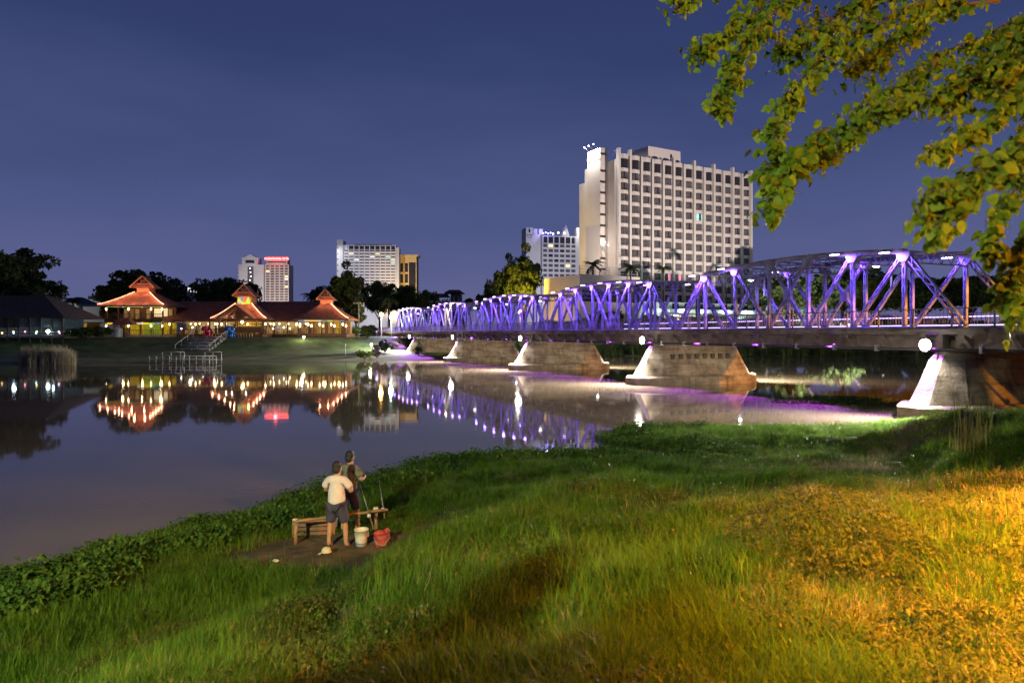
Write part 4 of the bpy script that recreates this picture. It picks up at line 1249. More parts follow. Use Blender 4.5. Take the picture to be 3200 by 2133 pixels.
# ---- two-storey pavilion
px = at2(336, 0, RD).x
t = thing('two_storey_pavilion', 'two-storey restaurant pavilion with flared red roof outlined by bulbs', 'building', (px, RD, FGZ), 0)
W2 = 13.6
m = MB(); m.b2(-6, 6, -4.6, 5, 0, 0.45); m.build('plinth', cream_w, t)
m = MB(); m.b2(-6.0, 6.0, -5.0, 5, 3.0, 3.75); m.build('upper_floor', timber, t)
m = MB(); m.b2(-5.7, 5.7, 1.5, 1.8, 0.45, 3.0); m.build('lower_back_wall', lime_w, t)
m = MB(); m.b2(-1.0, 2.4, 1.2, 1.5, 0.45, 3.0); m.build('green_wall_panel', green_w, t)
m = MB(); m.b2(-5.7, 5.7, 1.5, 1.8, 3.75, 6.3); m.build('upper_back_wall', timber, t)
for k in range(9):
    if k in (3, 5, 6): continue
    m = MB(); m.b2(-5.4 + k * 1.2, -4.6 + k * 1.2, 1.2, 1.5, 3.8, 6.0); m.build('door_panel', timber_l if k % 2 else cream_w, t)
m = MB(); m.b2(1.2, 4.0, 1.0, 1.2, 4.3, 6.1); m.build('projection_screen', screen_m, t)
for k in range(6):
    xx = -5.8 + k * 2.32
    m = MB(); m.b2(xx - .16, xx + .16, -4.5, -4.2, 0.45, 3.0); m.build('column', timber_l if k in (2, 4) else timber, t)
    m = MB(); m.b2(xx - .13, xx + .13, -4.5, -4.25, 3.75, 6.4); m.build('column', timber, t)
    if k in (0, 2, 4, 5):
        lantern(t, xx, -4.7, 2.3); lantern(t, xx, -4.7, 5.75)
mm = MB(); mm.b2(-.58, .58, -.04, .04, 0, .34)
gm = [mm.mesh('glass_pane', g) for g in GL]
for k in range(9):
    inst('glass_pane', gm[[0, 3, 1, 2, 0, 3, 0, 1, 2][k]], t, (-5.0 + k * 1.24, -4.75, 2.6))
    o = inst('glass_pane', gm[[1, 0, 2, 1, 3, 0, 2, 0, 1][k]], t, (-5.0 + k * 1.24, -4.75, 6.2)); o.scale = (1, 1, 0.6)
balustrade(t, -5.9, 5.9, -4.85, 3.75)
balustrade(t, -5.7, 5.7, -4.4, 0.45)
rf, rings = hip_roof(t, W2, 11.8, 6.55, 9.4, 3.0, tile)
for c in (0, 1):
    pts = hip_line(rings, c)
    ridge_tube(rf, pts); string_bulbs(rf, pts, 26)
cupola(t, 9.4, 2.6, 1.1, 5.2, 2.3)
for xx in (-4, 0, 4):
    light('POINT', (xx, -1.6, 2.5), 120, (1.0, 0.80, 0.25), t, radius=0.2)
    light('POINT', (xx, -1.8, 5.7), 95, WARM, t, radius=0.2)
for xx in (-1.1, 1.1): light('POINT', (xx, -2.6, 9.7), 90, (1.0, 0.42, 0.2), t, radius=0.1)
for xx in (-2.6, 0, 2.6): light('POINT', (xx, -5.6, 7.7), 80, (1.0, 0.42, 0.22), t, radius=0.1)
# ---- long hall
x0 = at2(400, 0, RD + 4).x; x1 = at2(735, 0, RD + 4).x
hl = thing('restaurant_hall', 'long open restaurant hall under a dark red ridge roof', 'building', (x0, RD + 4, FGZ), 0)
HW = x1 - x0
m = MB(); m.b2(0, HW, -3, 8, 0, 0.6); m.build('plinth', timber, hl)
m = MB(); m.loft([[(-1, -4.6, 3.5), (-1, 3, 7.9), (-1, 10.6, 3.5), (-1, 10.6, 3.2), (-1, 3, 7.6), (-1, -4.6, 3.2)], [(HW + 1, -4.6, 3.5), (HW + 1, 3, 7.9), (HW + 1, 10.6, 3.5), (HW + 1, 10.6, 3.2), (HW + 1, 3, 7.6), (HW + 1, -4.6, 3.2)]]); m.build('roof', roof_tile, hl)
m = MB(); m.b2(0, HW, 5.5, 5.8, 0.6, 4.4); m.build('back_wall', cream_w, hl)
for k in range(12):
    xx = 0.6 + k * (HW - 1.2) / 11
    m = MB(); m.b2(xx - .12, xx + .12, -3.0, -2.75, 0.6, 3.6); m.build('post', timber, hl)
    if k % 2 == 0: lantern(hl, xx, -3.2, 2.7)
for k in range(16):
    m = MB(); xx = 1 + k * (HW - 2) / 15
    m.b2(xx - .5, xx + .5, 2.0 + (k % 3), 3.0 + (k % 3), 0.6, 1.35); m.build('table', timber_l, hl)
    m = sphere_mb((xx, 1.2 + (k % 3), 1.75 + .3 * (k % 2)), 0.16, 6, 4); m.build('table_lamp', white_b if k % 3 else warm_b, hl)
    m = MB(); m.b2(xx - .2, xx + .2, 5.3, 5.5, 1.6 + .4 * (k % 2), 2.5 + .4 * (k % 2)); m.build('wall_panel', [lime_w, timber, GL[2], GL[3]][k % 4], hl)
    m = sphere_mb((xx + .6, 4.4, 2.9), 0.14, 6, 4); m.build('ceiling_lamp', warm_b, hl)
balustrade(hl, 0.2, HW - 0.2, -3.1, 0.6)
for k in range(6):
    light('POINT', (2.5 + k * (HW - 5) / 5, 2.2, 2.8), 85, (1.0, 0.86, 0.55), hl, radius=0.2)
# ---- central gabled pavilion with the bar
px = at2(567, 0, RD - 1).x
t = thing('gabled_bar_pavilion', 'central gabled bar pavilion with fan window and bright lamps under the gable', 'building', (px, RD - 1, FGZ), 0)
rf, rings = hip_roof(t, 11.5, 9.0, 3.75, 7.0, 3.2, tile)
for c in (0, 1):
    pts = hip_line(rings, c)
    ridge_tube(rf, pts); string_bulbs(rf, pts, 22)
fw = cupola(t, 6.7, 3.0, 1.9, 4.6, 2.3, fan=True)
# fan window: frame square with radiating bars and coloured panes
fz = 6.75
for k in range(6):
    a0 = math.pi * (k + 0.06) / 6; a1 = math.pi * (k + 0.94) / 6
    def edge(a, r0=0.5):
        c_, s_ = math.cos(a), math.sin(a)
        r = min(1.28 / max(abs(c_), 1e-3), 1.7 / max(abs(s_), 1e-3))
        return (c_ * r0, s_ * r0), (c_ * r, s_ * r)
    (i0, o0), (i1, o1) = edge(a0), edge(a1)
    m = MB(); m.loft([[(i0[0], -1.66, fz + i0[1]), (o0[0], -1.66, fz + o0[1]), (o1[0], -1.66, fz + o1[1]), (i1[0], -1.66, fz + i1[1])], [(i0[0], -1.60, fz + i0[1]), (o0[0], -1.60, fz + o0[1]), (o1[0], -1.60, fz + o1[1]), (i1[0], -1.60, fz + i1[1])]])
    m.build('fan_pane', [GL[1], GL[1], GL[4], GL[2], GL[1], GL[2]][k], fw)
for k in range(7):
    a = math.pi * k / 6
    r = min(1.4 / max(abs(math.cos(a)), 1e-3), 1.78 / max(abs(math.sin(a)), 1e-3))
    m = MB(); m.bar((math.cos(a) * .5, -1.70, fz + math.sin(a) * .5), (math.cos(a) * r, -1.70, fz + math.sin(a) * r), 0.10, 0.10, up=(0, 1, 0)); m.build('fan_bar', cream_w, fw)
m = MB(); m.loft([[(math.cos(math.pi * j / 8) * .5, -1.72, fz + math.sin(math.pi * j / 8) * .5) for j in range(9)], [(math.cos(math.pi * j / 8) * .5, -1.58, fz + math.sin(math.pi * j / 8) * .5) for j in range(9)]]); m.build('fan_hub', GL[0], fw)
# front gable over the bar
m = MB(); m.loft([[(-3.6, -6.3, 3.9), (0, -6.3, 6.6), (3.6, -6.3, 3.9), (3.6, -6.3, 3.75), (0, -6.3, 6.42), (-3.6, -6.3, 3.75)], [(-3.6, -1.5, 3.9), (0, -1.5, 6.6), (3.6, -1.5, 3.9), (3.6, -1.5, 3.75), (0, -1.5, 6.42), (-3.6, -1.5, 3.75)]]); m.build('porch_roof', tile, t)
for s_ in (-1, 1):
    m = MB(); m.bar((0, -6.4, 6.5), (s_ * 3.7, -6.4, 3.75), 0.12, 0.30); m.build('barge_board', timber, t)
m = MB(); m.add([(-3.1, -2.6, 3.9), (3.1, -2.6, 3.9), (0, -2.6, 6.3), (-3.1, -2.4, 3.9), (3.1, -2.4, 3.9), (0, -2.4, 6.3)], [(0, 1, 2), (5, 4, 3), (0, 3, 4, 1), (1, 4, 5, 2), (2, 5, 3, 0)]); m.build('gable_wall', cream_w, t)
m = MB(); m.b2(-1.3, 1.3, -2.9, -2.65, 4.75, 5.3); m.build('sign_board', emit_mat('white_sign_panel_bar', (1, 0.97, 0.88), 2.2), t)
m = MB(); m.b2(-4.4, 4.4, -3.4, -3.0, 0.9, 1.9); m.build('bar_counter', timber, t)
m = MB(); m.b2(-4.5, 4.5, -3.7, -2.8, 1.9, 2.0); m.build('counter_top', timber_l, t)
m = MB(); m.b2(-4.6, 4.6, -3.4, 4, 0, 0.5); m.build('plinth', timber, t)
m = MB(); m.b2(-3, 3, 2.0, 2.3, 0.5, 3.9); m.build('back_wall', timber_l, t)
for z in (2.2, 2.8):
    m = MB(); m.b2(-2.6, 2.6, 1.5, 1.9, z, z + .07); o = m.build('bottle_shelf', timber, t)
    mbt = MB()
    for k in range(16): mbt.lathe((-2.4 + k * .32, 1.65, z + .075), [(.06, 0), (.06, .2), (.025, .28), (.025, .38)], 6)
    tag(mbt.build('bottles', GL[0], t), kind='stuff')
for xx in (-5.2, -4.6, -3.2, 3.2, 4.6, 5.2):
    m = MB(); m.b2(xx - .14, xx + .14, -3.2, -2.95, 0.5, 3.8); m.build('column', timber if abs(xx) > 4 else timber_l, t)
for xx in (-5.2, 5.2): lantern(t, xx, -3.4, 2.7)
for k, xx in enumerate((-2.7, -1.5, 1.4, 2.7)):
    m = sphere_mb((xx, -3.0, 4.2), 0.30, 8, 6); m.build('gable_lamp', white_b, t)
    light('POINT', (xx, -3.9, 4.1), 110, (1.0, 0.84, 0.55), t, radius=0.2)
m = sphere_mb((-0.2, -2.0, 3.1), 0.28, 8, 6); m.build('pendant_lamp', warm_b, t)
light('POINT', (-0.2, -1.4, 2.8), 90, WARM, t, radius=0.2)
for xx in (-1.5, 1.5): light('POINT', (xx, -2.9, 7.2), 110, (1.0, 0.45, 0.2), t, radius=0.1)
for k in range(7):
    m = MB(); xx = -3.9 + k * 1.15
    m.b2(xx - .35, xx + .35, -5.9, -5.3, 0.62, 0.7); m.b2(xx - .3, xx - .24, -5.85, -5.35, 0.0, 0.62); m.b2(xx + .24, xx + .3, -5.85, -5.35, 0.0, 0.62)
    o = m.build('lawn_stool', timber_l, None, loc=(px, RD - 1, FGZ))
    tag(o, f'{(ORD + ["seventh"])[k]} wooden bench stool from the left in front of the bar pavilion', 'stool', 'stools in front of the bar')
# ---- right pavilion
px = at2(751, 0, RD).x
t = thing('small_turret_pavilion', 'single-storey restaurant pavilion with dark flared roof and lit right ridge, beside the street lamps', 'building', (px, RD, FGZ), 0)
rf, rings = hip_roof(t, 11.6, 10.0, 3.75, 7.0, 2.2, roof_tile)
pts = hip_line(rings, 1); ridge_tube(rf, pts); string_bulbs(rf, pts, 22)
cupola(t, 6.9, 2.2, 1.0, 3.8, 2.0)
m = MB(); m.b2(-5.2, 5.2, -4.2, 4.5, 0, 0.7); m.build('plinth', timber, t)
m = MB(); m.b2(-4.8, 4.8, 1.8, 2.0, 0.7, 3.7); m.build('back_wall', cream_w, t)
for k in range(8):
    m = MB(); m.b2(-4.5 + k * 1.2, -3.8 + k * 1.2, 1.5, 1.78, 0.7, 3.2); m.build('door_panel', [timber, timber_l, lime_w][k % 3], t)
for k in range(5):
    xx = -4.8 + k * 2.4
    m = MB(); m.b2(xx - .13, xx + .13, -4.1, -3.85, 0.7, 3.7); m.build('column', timber, t)
    lantern(t, xx - .35, -4.3, 2.6); lantern(t, xx + .35, -4.3, 2.3)
for k in range(8): inst('glass_pane', gm[[2, 3, 0, 3, 2, 1, 4, 2][k]], t, (-4.2 + k * 1.2, -4.25, 3.25))
balustrade(t, -5, 5, -4.15, 0.7)
for xx in (-3, 0, 3): light('POINT', (xx, -1.5, 2.6), 110, WARM, t, radius=0.2)
for xx in (-.9, .9): light('POINT', (xx, -2.2, 7.2), 80, (1.0, 0.42, 0.2), t, radius=0.1)
# ---- things on the far lawn
def elephant(label, x, y, col):
    t = thing('elephant_statue', label, 'statue', (x, y, FGZ - 0.05), 0, 'painted elephant statues')
    mt = M('gloss_paint_%s' % col[0], col[1], rough=0.25, var=0.1, spec=0.6)
    m = sphere_mb((0, 0.5, 1.25), 0.78, 14, 10, (0.95, 1.25, 0.95)); sphere_mb((0, -0.55, 1.75), 0.50, 12, 8, (1, .95, 1.05), m)
    m.build('body', mt, t, smooth=True)
    m = MB(); m.tube([(0, -0.95, 1.75), (0, -1.2, 1.35), (0, -1.2, 0.85), (0.02, -1.1, 0.45), (0, -1.28, 0.3)], [.22, .18, .14, .10, .08], 8); m.build('trunk', mt, t, smooth=True)
    for s_ in (-1, 1):
        m = sphere_mb((s_ * 0.62, -0.45, 1.75), 0.40, 10, 6, (.85, .18, 1.15)); m.build('ear', mt, t, smooth=True)
        for yy in (-0.1, 1.1):
            m = MB(); m.tube([(s_ * .42, yy, 1.1), (s_ * .44, yy, 0.4), (s_ * .44, yy, 0.0)], [.28, .22, .25], 10); m.build('leg', mt, t, smooth=True)
    return t
e1 = at2(454, 768, 131); elephant('red elephant statue at the head of the bank steps', e1.x, 135, ('red', (0.45, 0.02, 0.06)))
e2 = at2(508, 768, 131); elephant('blue elephant statue at the head of the bank steps', e2.x, 135, ('blue', (0.02, 0.12, 0.42)))
# bank steps with steel frame and handrails
sx0, sx1 = at2(432, 0, 126).x, at2(508, 0, 126).x
step_c = M('grey_step_concrete', (0.16, 0.155, 0.15), rough=0.9, var=0.25)
t = thing('bank_steps', 'wide grey bank steps with pipe handrails below the two elephant statues', 'steps', (sx0, 121.2, 1.45), 0)
SWd = sx1 - sx0
for k in range(6):
    m = MB(); m.b2(0.2, SWd - 0.2, k * 1.2, k * 1.2 + 1.1, k * 0.40 - 0.25, k * 0.40 + 0.12); m.build('step', step_c, t)
pipe_w = M('grey_painted_pipe', (0.42, 0.43, 0.43), rough=0.5, var=0.1)
for xx in (0, SWd):
    m = MB(); m.tube([(xx, -0.2, 0.9), (xx, 7.2, 3.5)], 0.05, 6); m.build('handrail', pipe_w, t, smooth=True)
    for k in range(4):
        m = MB(); m.tube([(xx, k * 2.3, k * 0.8 - 0.4), (xx, k * 2.3, 0.95 + k * .82)], 0.045, 6); m.build('handrail_post', pipe_w, t, smooth=True)
for k in range(5):
    m = MB(); m.tube([(0.1, k * 1.5 - .2, 0.30 + k * .52), (SWd - 0.1, k * 1.5 - .2, 0.30 + k * .52)], 0.04, 6); m.build('cross_rail', pipe_w, t, smooth=True)
    for j in range(3):
        xx = SWd * (0.22 + 0.28 * j + 0.05 * (k % 2))
        m = MB(); m.tube([(xx, k * 1.5 - .2, -0.2 + k * .5), (xx, k * 1.5 - .2, 0.30 + k * .52)], 0.035, 6); m.build('rail_stub', pipe_w, t, smooth=True)
# landing stage of white pipe at the waterline
jx0, jx1 = at2(347, 0, 103).x, at2(501, 0, 103).x
t = thing('landing_stage', 'low landing stage of pale pipe rails at the far waterline', 'landing stage', (jx0, 102.5, 0.0), R(0))
JW = jx1 - jx0
pipe_p = M('pale_painted_pipe', (0.55, 0.55, 0.50), rough=0.5, var=0.1)
m = MB(); m.b2(0, JW, 0, 1.8, 0.42, 0.52); m.build('deck_board', step_c, t)
def rail(p0, p1, r=0.05): 
    m = MB(); m.tube([p0, p1], r, 6); m.build('pipe_rail', pipe_p, t, smooth=True)
def post(x, y, z0, z1):
    m = MB(); m.tube([(x, y, z0), (x, y, z1)], 0.06, 6); m.build('pipe_post', pipe_p, t, smooth=True)
rail((0, -.05, 1.05), (JW, -.05, 1.05)); rail((0, -.05, 0.55), (JW, -.05, 0.55))
for k in range(11): post(0.05 + (JW - .1) * k / 10, -.05, -0.8, 1.05)
rail((JW * .11, 1.7, 1.6), (JW * .44, 1.7, 1.6)); rail((JW * .75, 1.7, 1.6), (JW, 1.7, 1.6))
for f_ in (.11, .24, .38, .44, .75, .87, 1.0): post(JW * f_, 1.7, 0, 1.6)
# small hut, tank and umbrella left of the pavilion
p = at2(286, 0, 139)
t = thing('garden_hut', 'small dark hut with pitched roof left of the two-storey pavilion', 'hut', (p.x, 139, FGZ), 0)
m = MB(); m.loft([[(-2.1, -1.2, 2.5), (2.1, -1.2, 2.5), (2.1, 1.4, 2.5), (-2.1, 1.4, 2.5)], [(-1.0, 0, 3.9), (1.0, 0, 3.9), (1.0, .2, 3.9), (-1.0, .2, 3.9)]]); m.build('roof', roof_tile, t)
for xx in (-1.6, -.4, .5, 1.5):
    m = MB(); m.b2(xx - .07, xx + .07, -.9, -.76, 0, 2.5); m.build('post', timber, t)
m = MB(); m.b2(-1.6, 0.2, -.6, .9, 0, 1.9); m.build('wall', timber, t)
p = at2(271, 0, 137)
t = thing('water_tank', 'pale ribbed metal tank beside the garden hut', 'tank', (p.x, 137, FGZ), 0)
m = MB(); m.lathe((0, 0, 0), [(.85, 0), (.85, .5), (.89, .52), (.85, .55), (.85, 1.0), (.89, 1.02), (.85, 1.05), (.85, 1.7), (.5, 1.85), (0, 1.9)], 14); m.build('body', M('galv_tank', (0.5, 0.56, 0.55), rough=0.5, var=0.15), t)
m = MB(); m.lathe((0, 0, 1.88), [(.3, 0), (.3, .12), (0, .16)], 10); m.build('lid', galv, t)
# bollard lights on the lawn edge
for k, (xx, yy, nm) in enumerate(((698, 768, 'left of the right-hand pavilion front'), (853, 770, 'by the end of the bridge'))):
    q = at2(xx, yy, 132)
    t = thing('lawn_lamp', f'small warm lawn lamp {nm}', 'lamp', (q.x, 132, far_z(q.x, 132) - 0.05), 0, 'lawn lamps on the far bank')
    m = MB(); m.tube([(0, 0, 0), (0, 0, 0.5)], 0.06, 8); m.build('post', galv, t)
    m = sphere_mb((0, 0, 0.62), 0.22, 8, 6); m.build('globe', emit_mat('lawn_globe', (1.0, 0.72, 0.4), 20), t)
    light('POINT', (0, -1.2, 1.6), 500, (1.0, 0.85, 0.55), t, radius=0.2)
# far street lamps by the bridge end
for (xx, yy, d, cl, nm, pw) in ((876, 722, 150, (1.0, 0.50, 0.12), 'orange', 3000), (899, 728, 148, (0.70, 1.0, 0.90), 'cool white', 3500)):
    q = at2(xx, yy, d)
    t = thing('bank_street_lamp', f'{nm} street lamp at the far bridge end', 'street lamp', (q.x, d, FGZ), 0, 'street lamps at the far bridge end')
    hh = q.z - FGZ
    m = MB(); m.tube([(0, 0, 0), (0, 0, hh - .1)], [0.09, 0.06], 8); m.build('pole', galv, t)
    m = sphere_mb((0, 0, hh), 0.42, 10, 8); m.build('globe', emit_mat('globe_' + nm[:4], cl, 30), t)
    light('POINT', (0, -0.9, hh), pw, cl, t, radius=0.3)
# strong lamps across the road behind the trusses (lit building)
q = at2(1195, 716, 175)
t = thing('bank_street_lamp', 'orange street lamp shining through the far trusses under the gold-lit tree', 'street lamp', (q.x, 175, FGZ), 0, 'street lamps at the far bridge end')
m = MB(); m.tube([(0, 0, 0), (0, 0, q.z - FGZ - .1)], [0.1, 0.07], 8); m.build('pole', galv, t)
m = sphere_mb((0, 0, q.z - FGZ), 0.5, 10, 8); m.build('globe', emit_mat('globe_oran', (1.0, 0.5, 0.12), 30), t)
light('POINT', (0, -0.9, q.z - FGZ), 2600, (1.0, 0.55, 0.08), t, radius=0.3)
light('SPOT', (0, -2.5, q.z - FGZ + 0.5), 30000, (1.0, 0.66, 0.08), t, radius=0.3, target=(1.5, 9.0, 14), cone=75, blend=0.6)
# utility pole with crossarm
q = at2(824, 0, 152)
t = thing('utility_pole', 'grey concrete utility pole with crossarm by the far bridge end', 'pole', (q.x, 152, FGZ), 0)
m = MB(); m.tube([(0, 0, 0), (0, 0, 7.8)], [0.16, 0.11], 8); m.build('pole', step_c, t)
m = MB(); m.b2(-1.3, 1.3, -.08, .08, 7.3, 7.45); m.build('crossarm', step_c, t)
for k in range(4):
    m = MB(); m.lathe((-1.1 + k * .73, 0, 7.45), [(.05, 0), (.08, .1), (.04, .2)], 6); m.build('insulator', galv, t)
# thin marker stake on the far beach
q = at2(781, 803, 112)
t = tag(MB().tube([(0, 0, 0), (-.12, 0, 2.3)], 0.04, 6).build('marker_stake', pipe_p, None, loc=(q.x, 116, 0.4)), 'thin pale stake standing on the far beach', 'stake')
# ------------------------------------------------------------------ trees, palms and shrubs
bark = M('tree_bark', (0.09, 0.065, 0.045), rough=0.95, var=0.35, scale=3, bump=0.6)
lf_dark = leaf_mat('dark_tree_leaf', (0.022, 0.040, 0.014), (0.085, 0.125, 0.040), 0.2, 0.55, 0.35)
lf_mid = leaf_mat('mid_tree_leaf', (0.030, 0.050, 0.014), (0.110, 0.140, 0.035), 0.25, 0.55, 0.4)
lf_palm = leaf_mat('palm_leaf', (0.020, 0.035, 0.015), (0.06, 0.085, 0.03), 0.2, 0.45, 0.5)
lf_boug = leaf_mat('purple_shrub_leaf', (0.05, 0.06, 0.05), (0.22, 0.10, 0.24), 0.25, 0.55, 0.8)
lf_reed = leaf_mat('dry_reed_leaf', (0.20, 0.165, 0.10), (0.42, 0.36, 0.24), 0.2, 0.7, 0.6)
lf_bright = leaf_mat('bright_shrub_leaf', (0.05, 0.09, 0.02), (0.13, 0.20, 0.05), 0.3, 0.45, 0.8)

def leaf_cloud(name, seed, n_clumps, per, leaf, rx, rz, mat, flat=0.75, holes=0.12):
    """crown: leaf-sized quads gathered in clumps through an uneven ellipsoid"""
    g = np.random.default_rng(seed)
    cs = []
    while len(cs) < n_clumps:
        v = g.normal(size=3); v /= np.linalg.norm(v)
        r = g.uniform(0.25, 1.0) ** 0.5
        c = v * r
        c[2] = c[2] * flat + 0.1
        lump = 0.78 + 0.34 * math.sin(3.1 * math.atan2(v[1], v[0]) + seed) * math.cos(2.3 * v[2] + seed)
        cs.append(c * lump)
    cs = np.array(cs) * np.array([rx, rx, rz])
    cr_ = g.uniform(0.13, 0.28, n_clumps) * rx
    N = n_clumps * per
    ci = np.repeat(np.arange(n_clumps), per)
    d = g.normal(size=(N, 3)); d /= np.linalg.norm(d, axis=1)[:, None]
    pos = cs[ci] + d * (cr_[ci] * g.uniform(0.35, 1.0, N) ** 0.6)[:, None] * np.array([1.15, 1.15, 0.7])
    a = g.normal(size=(N, 3)); a /= np.linalg.norm(a, axis=1)[:, None]
    b = np.cross(a, g.normal(size=(N, 3))); b /= np.linalg.norm(b, axis=1)[:, None]
    sz = leaf * g.uniform(0.6, 1.35, N)[:, None]
    V = np.stack([pos - a * sz * .5, pos + b * sz * .28, pos + a * sz * .5, pos - b * sz * .28], 1).reshape(-1, 3)
    me = bpy.data.meshes.new(name)
    me.vertices.add(len(V)); me.vertices.foreach_set('co', V.ravel())
    me.loops.add(N * 4); me.loops.foreach_set('vertex_index', np.arange(N * 4))
    me.polygons.add(N); me.polygons.foreach_set('loop_start', np.arange(0, N * 4, 4)); me.polygons.foreach_set('loop_total', np.full(N, 4))
    me.update(); me.materials.append(mat)
    return me, cs

def trunk_mesh(seed, h, r, cs, zc, nb=7):
    g = random.Random(seed)
    m = MB()
    pts = [(0, 0, -0.3)]
    x = y = 0
    for k in range(1, 6):
        x += g.uniform(-.15, .15) * h * .08; y += g.uniform(-.15, .15) * h * .08
        pts.append((x, y, h * k / 5))
    m.tube(pts, [r * (1.25 - 0.17 * i) for i in range(6)], 8)
    idx = list(range(len(cs))); g.shuffle(idx)
    for i in idx[:nb]:
        c = cs[i]
        a = Vector(pts[g.choice((3, 4, 5))])
        b = Vector((c[0], c[1], c[2] + zc))
        mid = a.lerp(b, 0.5) + Vector((0, 0, 0.1 * h))
        m.tube([a, mid, b], [r * .5, r * .3, r * .1], 6)
    return m.mesh('trunk', bark, smooth=True)

TREE_KINDS = {}
def tree_kind(key, seed, mat, n_cl, per, leaf, rx, rz, th, tr, flat=0.8):
    me, cs = leaf_cloud('crown', seed, n_cl, per, leaf, rx, rz, mat, flat)
    zc = th + rz * 0.45
    TREE_KINDS[key] = (me, trunk_mesh(seed, th, tr, cs, zc), zc)
tree_kind('a', 11, lf_dark, 60, 130, 0.55, 5.0, 4.2, 4.5, 0.35)
tree_kind('b', 12, lf_dark, 70, 130, 0.50, 5.4, 3.4, 3.8, 0.32)
tree_kind('c', 13, lf_mid, 60, 140, 0.50, 4.6, 4.8, 4.0, 0.32)
tree_kind('d', 14, lf_dark, 45, 90, 0.55, 5.2, 3.6, 4.8, 0.3)
def tree(kind, label, x, y, s, name='broadleaf_tree', z=FGZ, sz=None, rz=None, group='trees on the far bank', cat='tree'):
    crown, trunk, zc = TREE_KINDS[kind]
    t = thing(name, label, cat, (x, y, z), rr.uniform(0, 6) if rz is None else rz, group)
    t.scale = (s, s, sz or s)
    inst('trunk', trunk, t)
    inst('crown', crown, t, (0, 0, zc))
    return t
def tree_px(kind, label, px, ptop, d, wpx, **kw):
    """photo position (2352 px wide scale): centre column, crown top row, width"""
    q = at2(px, ptop, d)
    crown, trunk, zc = TREE_KINDS[kind]
    rx = {'a': 5.0, 'b': 5.4, 'c': 4.6, 'd': 5.2}[kind]; rz = {'a': 4.2, 'b': 3.4, 'c': 4.8, 'd': 3.6}[kind]
    s = (wpx * K2 / F * d) / (1.75 * rx)
    hz = (q.z - FGZ) / (zc + rz * 0.80)
    return tree(kind, label, q.x, d, s, sz=hz, **kw)
tree_px('a', 'huge dark tree at the left edge behind the boathouse', 0, 570, 150, 190)
tree_px('b', 'dark rounded tree sloping down behind the boathouse roof', 66, 640, 146, 120)
tree_px('c', 'dark leafy tree just left of the two-storey pavilion roof', 275, 640, 168, 110)
tree_px('a', 'tall dark tree right behind the two-storey pavilion turret', 330, 622, 172, 130)
tree_px('d', 'thin-crowned dark tree behind the ridge right of the two-storey pavilion', 392, 640, 170, 90)
tree_px('b', 'low dark tree behind the pavilion, left of its plinth', 262, 700, 152, 60)
tree_px('b', 'dark spreading tree behind the central turret', 530, 642, 176, 140)
tree_px('d', 'loose dark tree right behind the central gable', 480, 662, 180, 70)
tree_px('c', 'tall dark tree behind the small turret pavilion', 800, 615, 168, 82)
tree_px('a', 'dark tree left of the small turret, lower than its neighbour', 752, 655, 172, 70)
tree_px('c', 'green tree lit yellow from below at the right end of the restaurant', 818, 690, 154, 46)
tree_px('b', 'dark tree below the white slab hotel', 872, 648, 190, 70)
tree_px('a', 'dark tree below the ochre tower', 925, 655, 195, 80)
tree_px('b', 'dark tree between the ochre tower and the dark house', 972, 668, 190, 60)
tree_px('d', 'dark low tree behind the dark rooftop house', 1040, 685, 250, 90)
tree_px('b', 'dark low tree left of the gold-lit tree', 1125, 668, 200, 60)
tree_px('c', 'dark upper tree behind the gold-lit tree', 1165, 600, 188, 70)
tree_px('c', 'broad tree lit gold by the street lamp under it', 1202, 578, 184, 90)
tree_px('b', 'dark tree behind the annex of the cream hotel', 1150, 640, 186, 60)
tree_px('a', 'dark tree behind the nearest truss, right of the cream hotel', 1800, 632, 190, 150)
tree_px('b', 'wide dark tree behind the nearest truss centre', 1935, 622, 180, 190)
tree_px('c', 'tall dark tree behind the peak of the nearest truss', 2010, 628, 170, 120)
tree_px('b', 'dark tree behind the end post of the nearest truss', 2110, 640, 170, 170)
tree_px('a', 'dark tree behind the approach railing', 2230, 636, 168, 160)
tree_px('b', 'dark tree at the right edge behind the leafy branches', 2350, 625, 165, 180)
# palms
def frond_mesh(seed, ln, mat):
    g = random.Random(seed)
    m = MB()
    pts = []
    for k in range(9):
        u = k / 8
        pts.append(Vector((ln * u * (1 - 0.12 * u), 0, ln * (0.45 * u - 0.75 * u * u))))
    m.tube(pts, [0.05 * (1 - 0.8 * k / 8) + 0.008 for k in range(9)], 5)
    for k in range(1, 26):
        u = k / 26
        i = min(7, int(u * 8)); q = pts[i].lerp(pts[i + 1], u * 8 - i)
        ll = ln * 0.34 * math.sin(math.pi * min(1, u * 0.85 + 0.14)) + 0.05
        for s_ in (-1, 1):
            tip = q + Vector((ll * 0.45, s_ * ll * 0.8, -ll * 0.45 + g.uniform(-.1, .05)))
            m.add([q + Vector((-.05, 0, 0)), q + Vector((.07, 0, .01)), tip], [(0, 1, 2)])
    return m.mesh('frond', mat)
fr_a = frond_mesh(1, 2.7, lf_palm); fr_b = frond_mesh(2, 2.3, lf_palm)
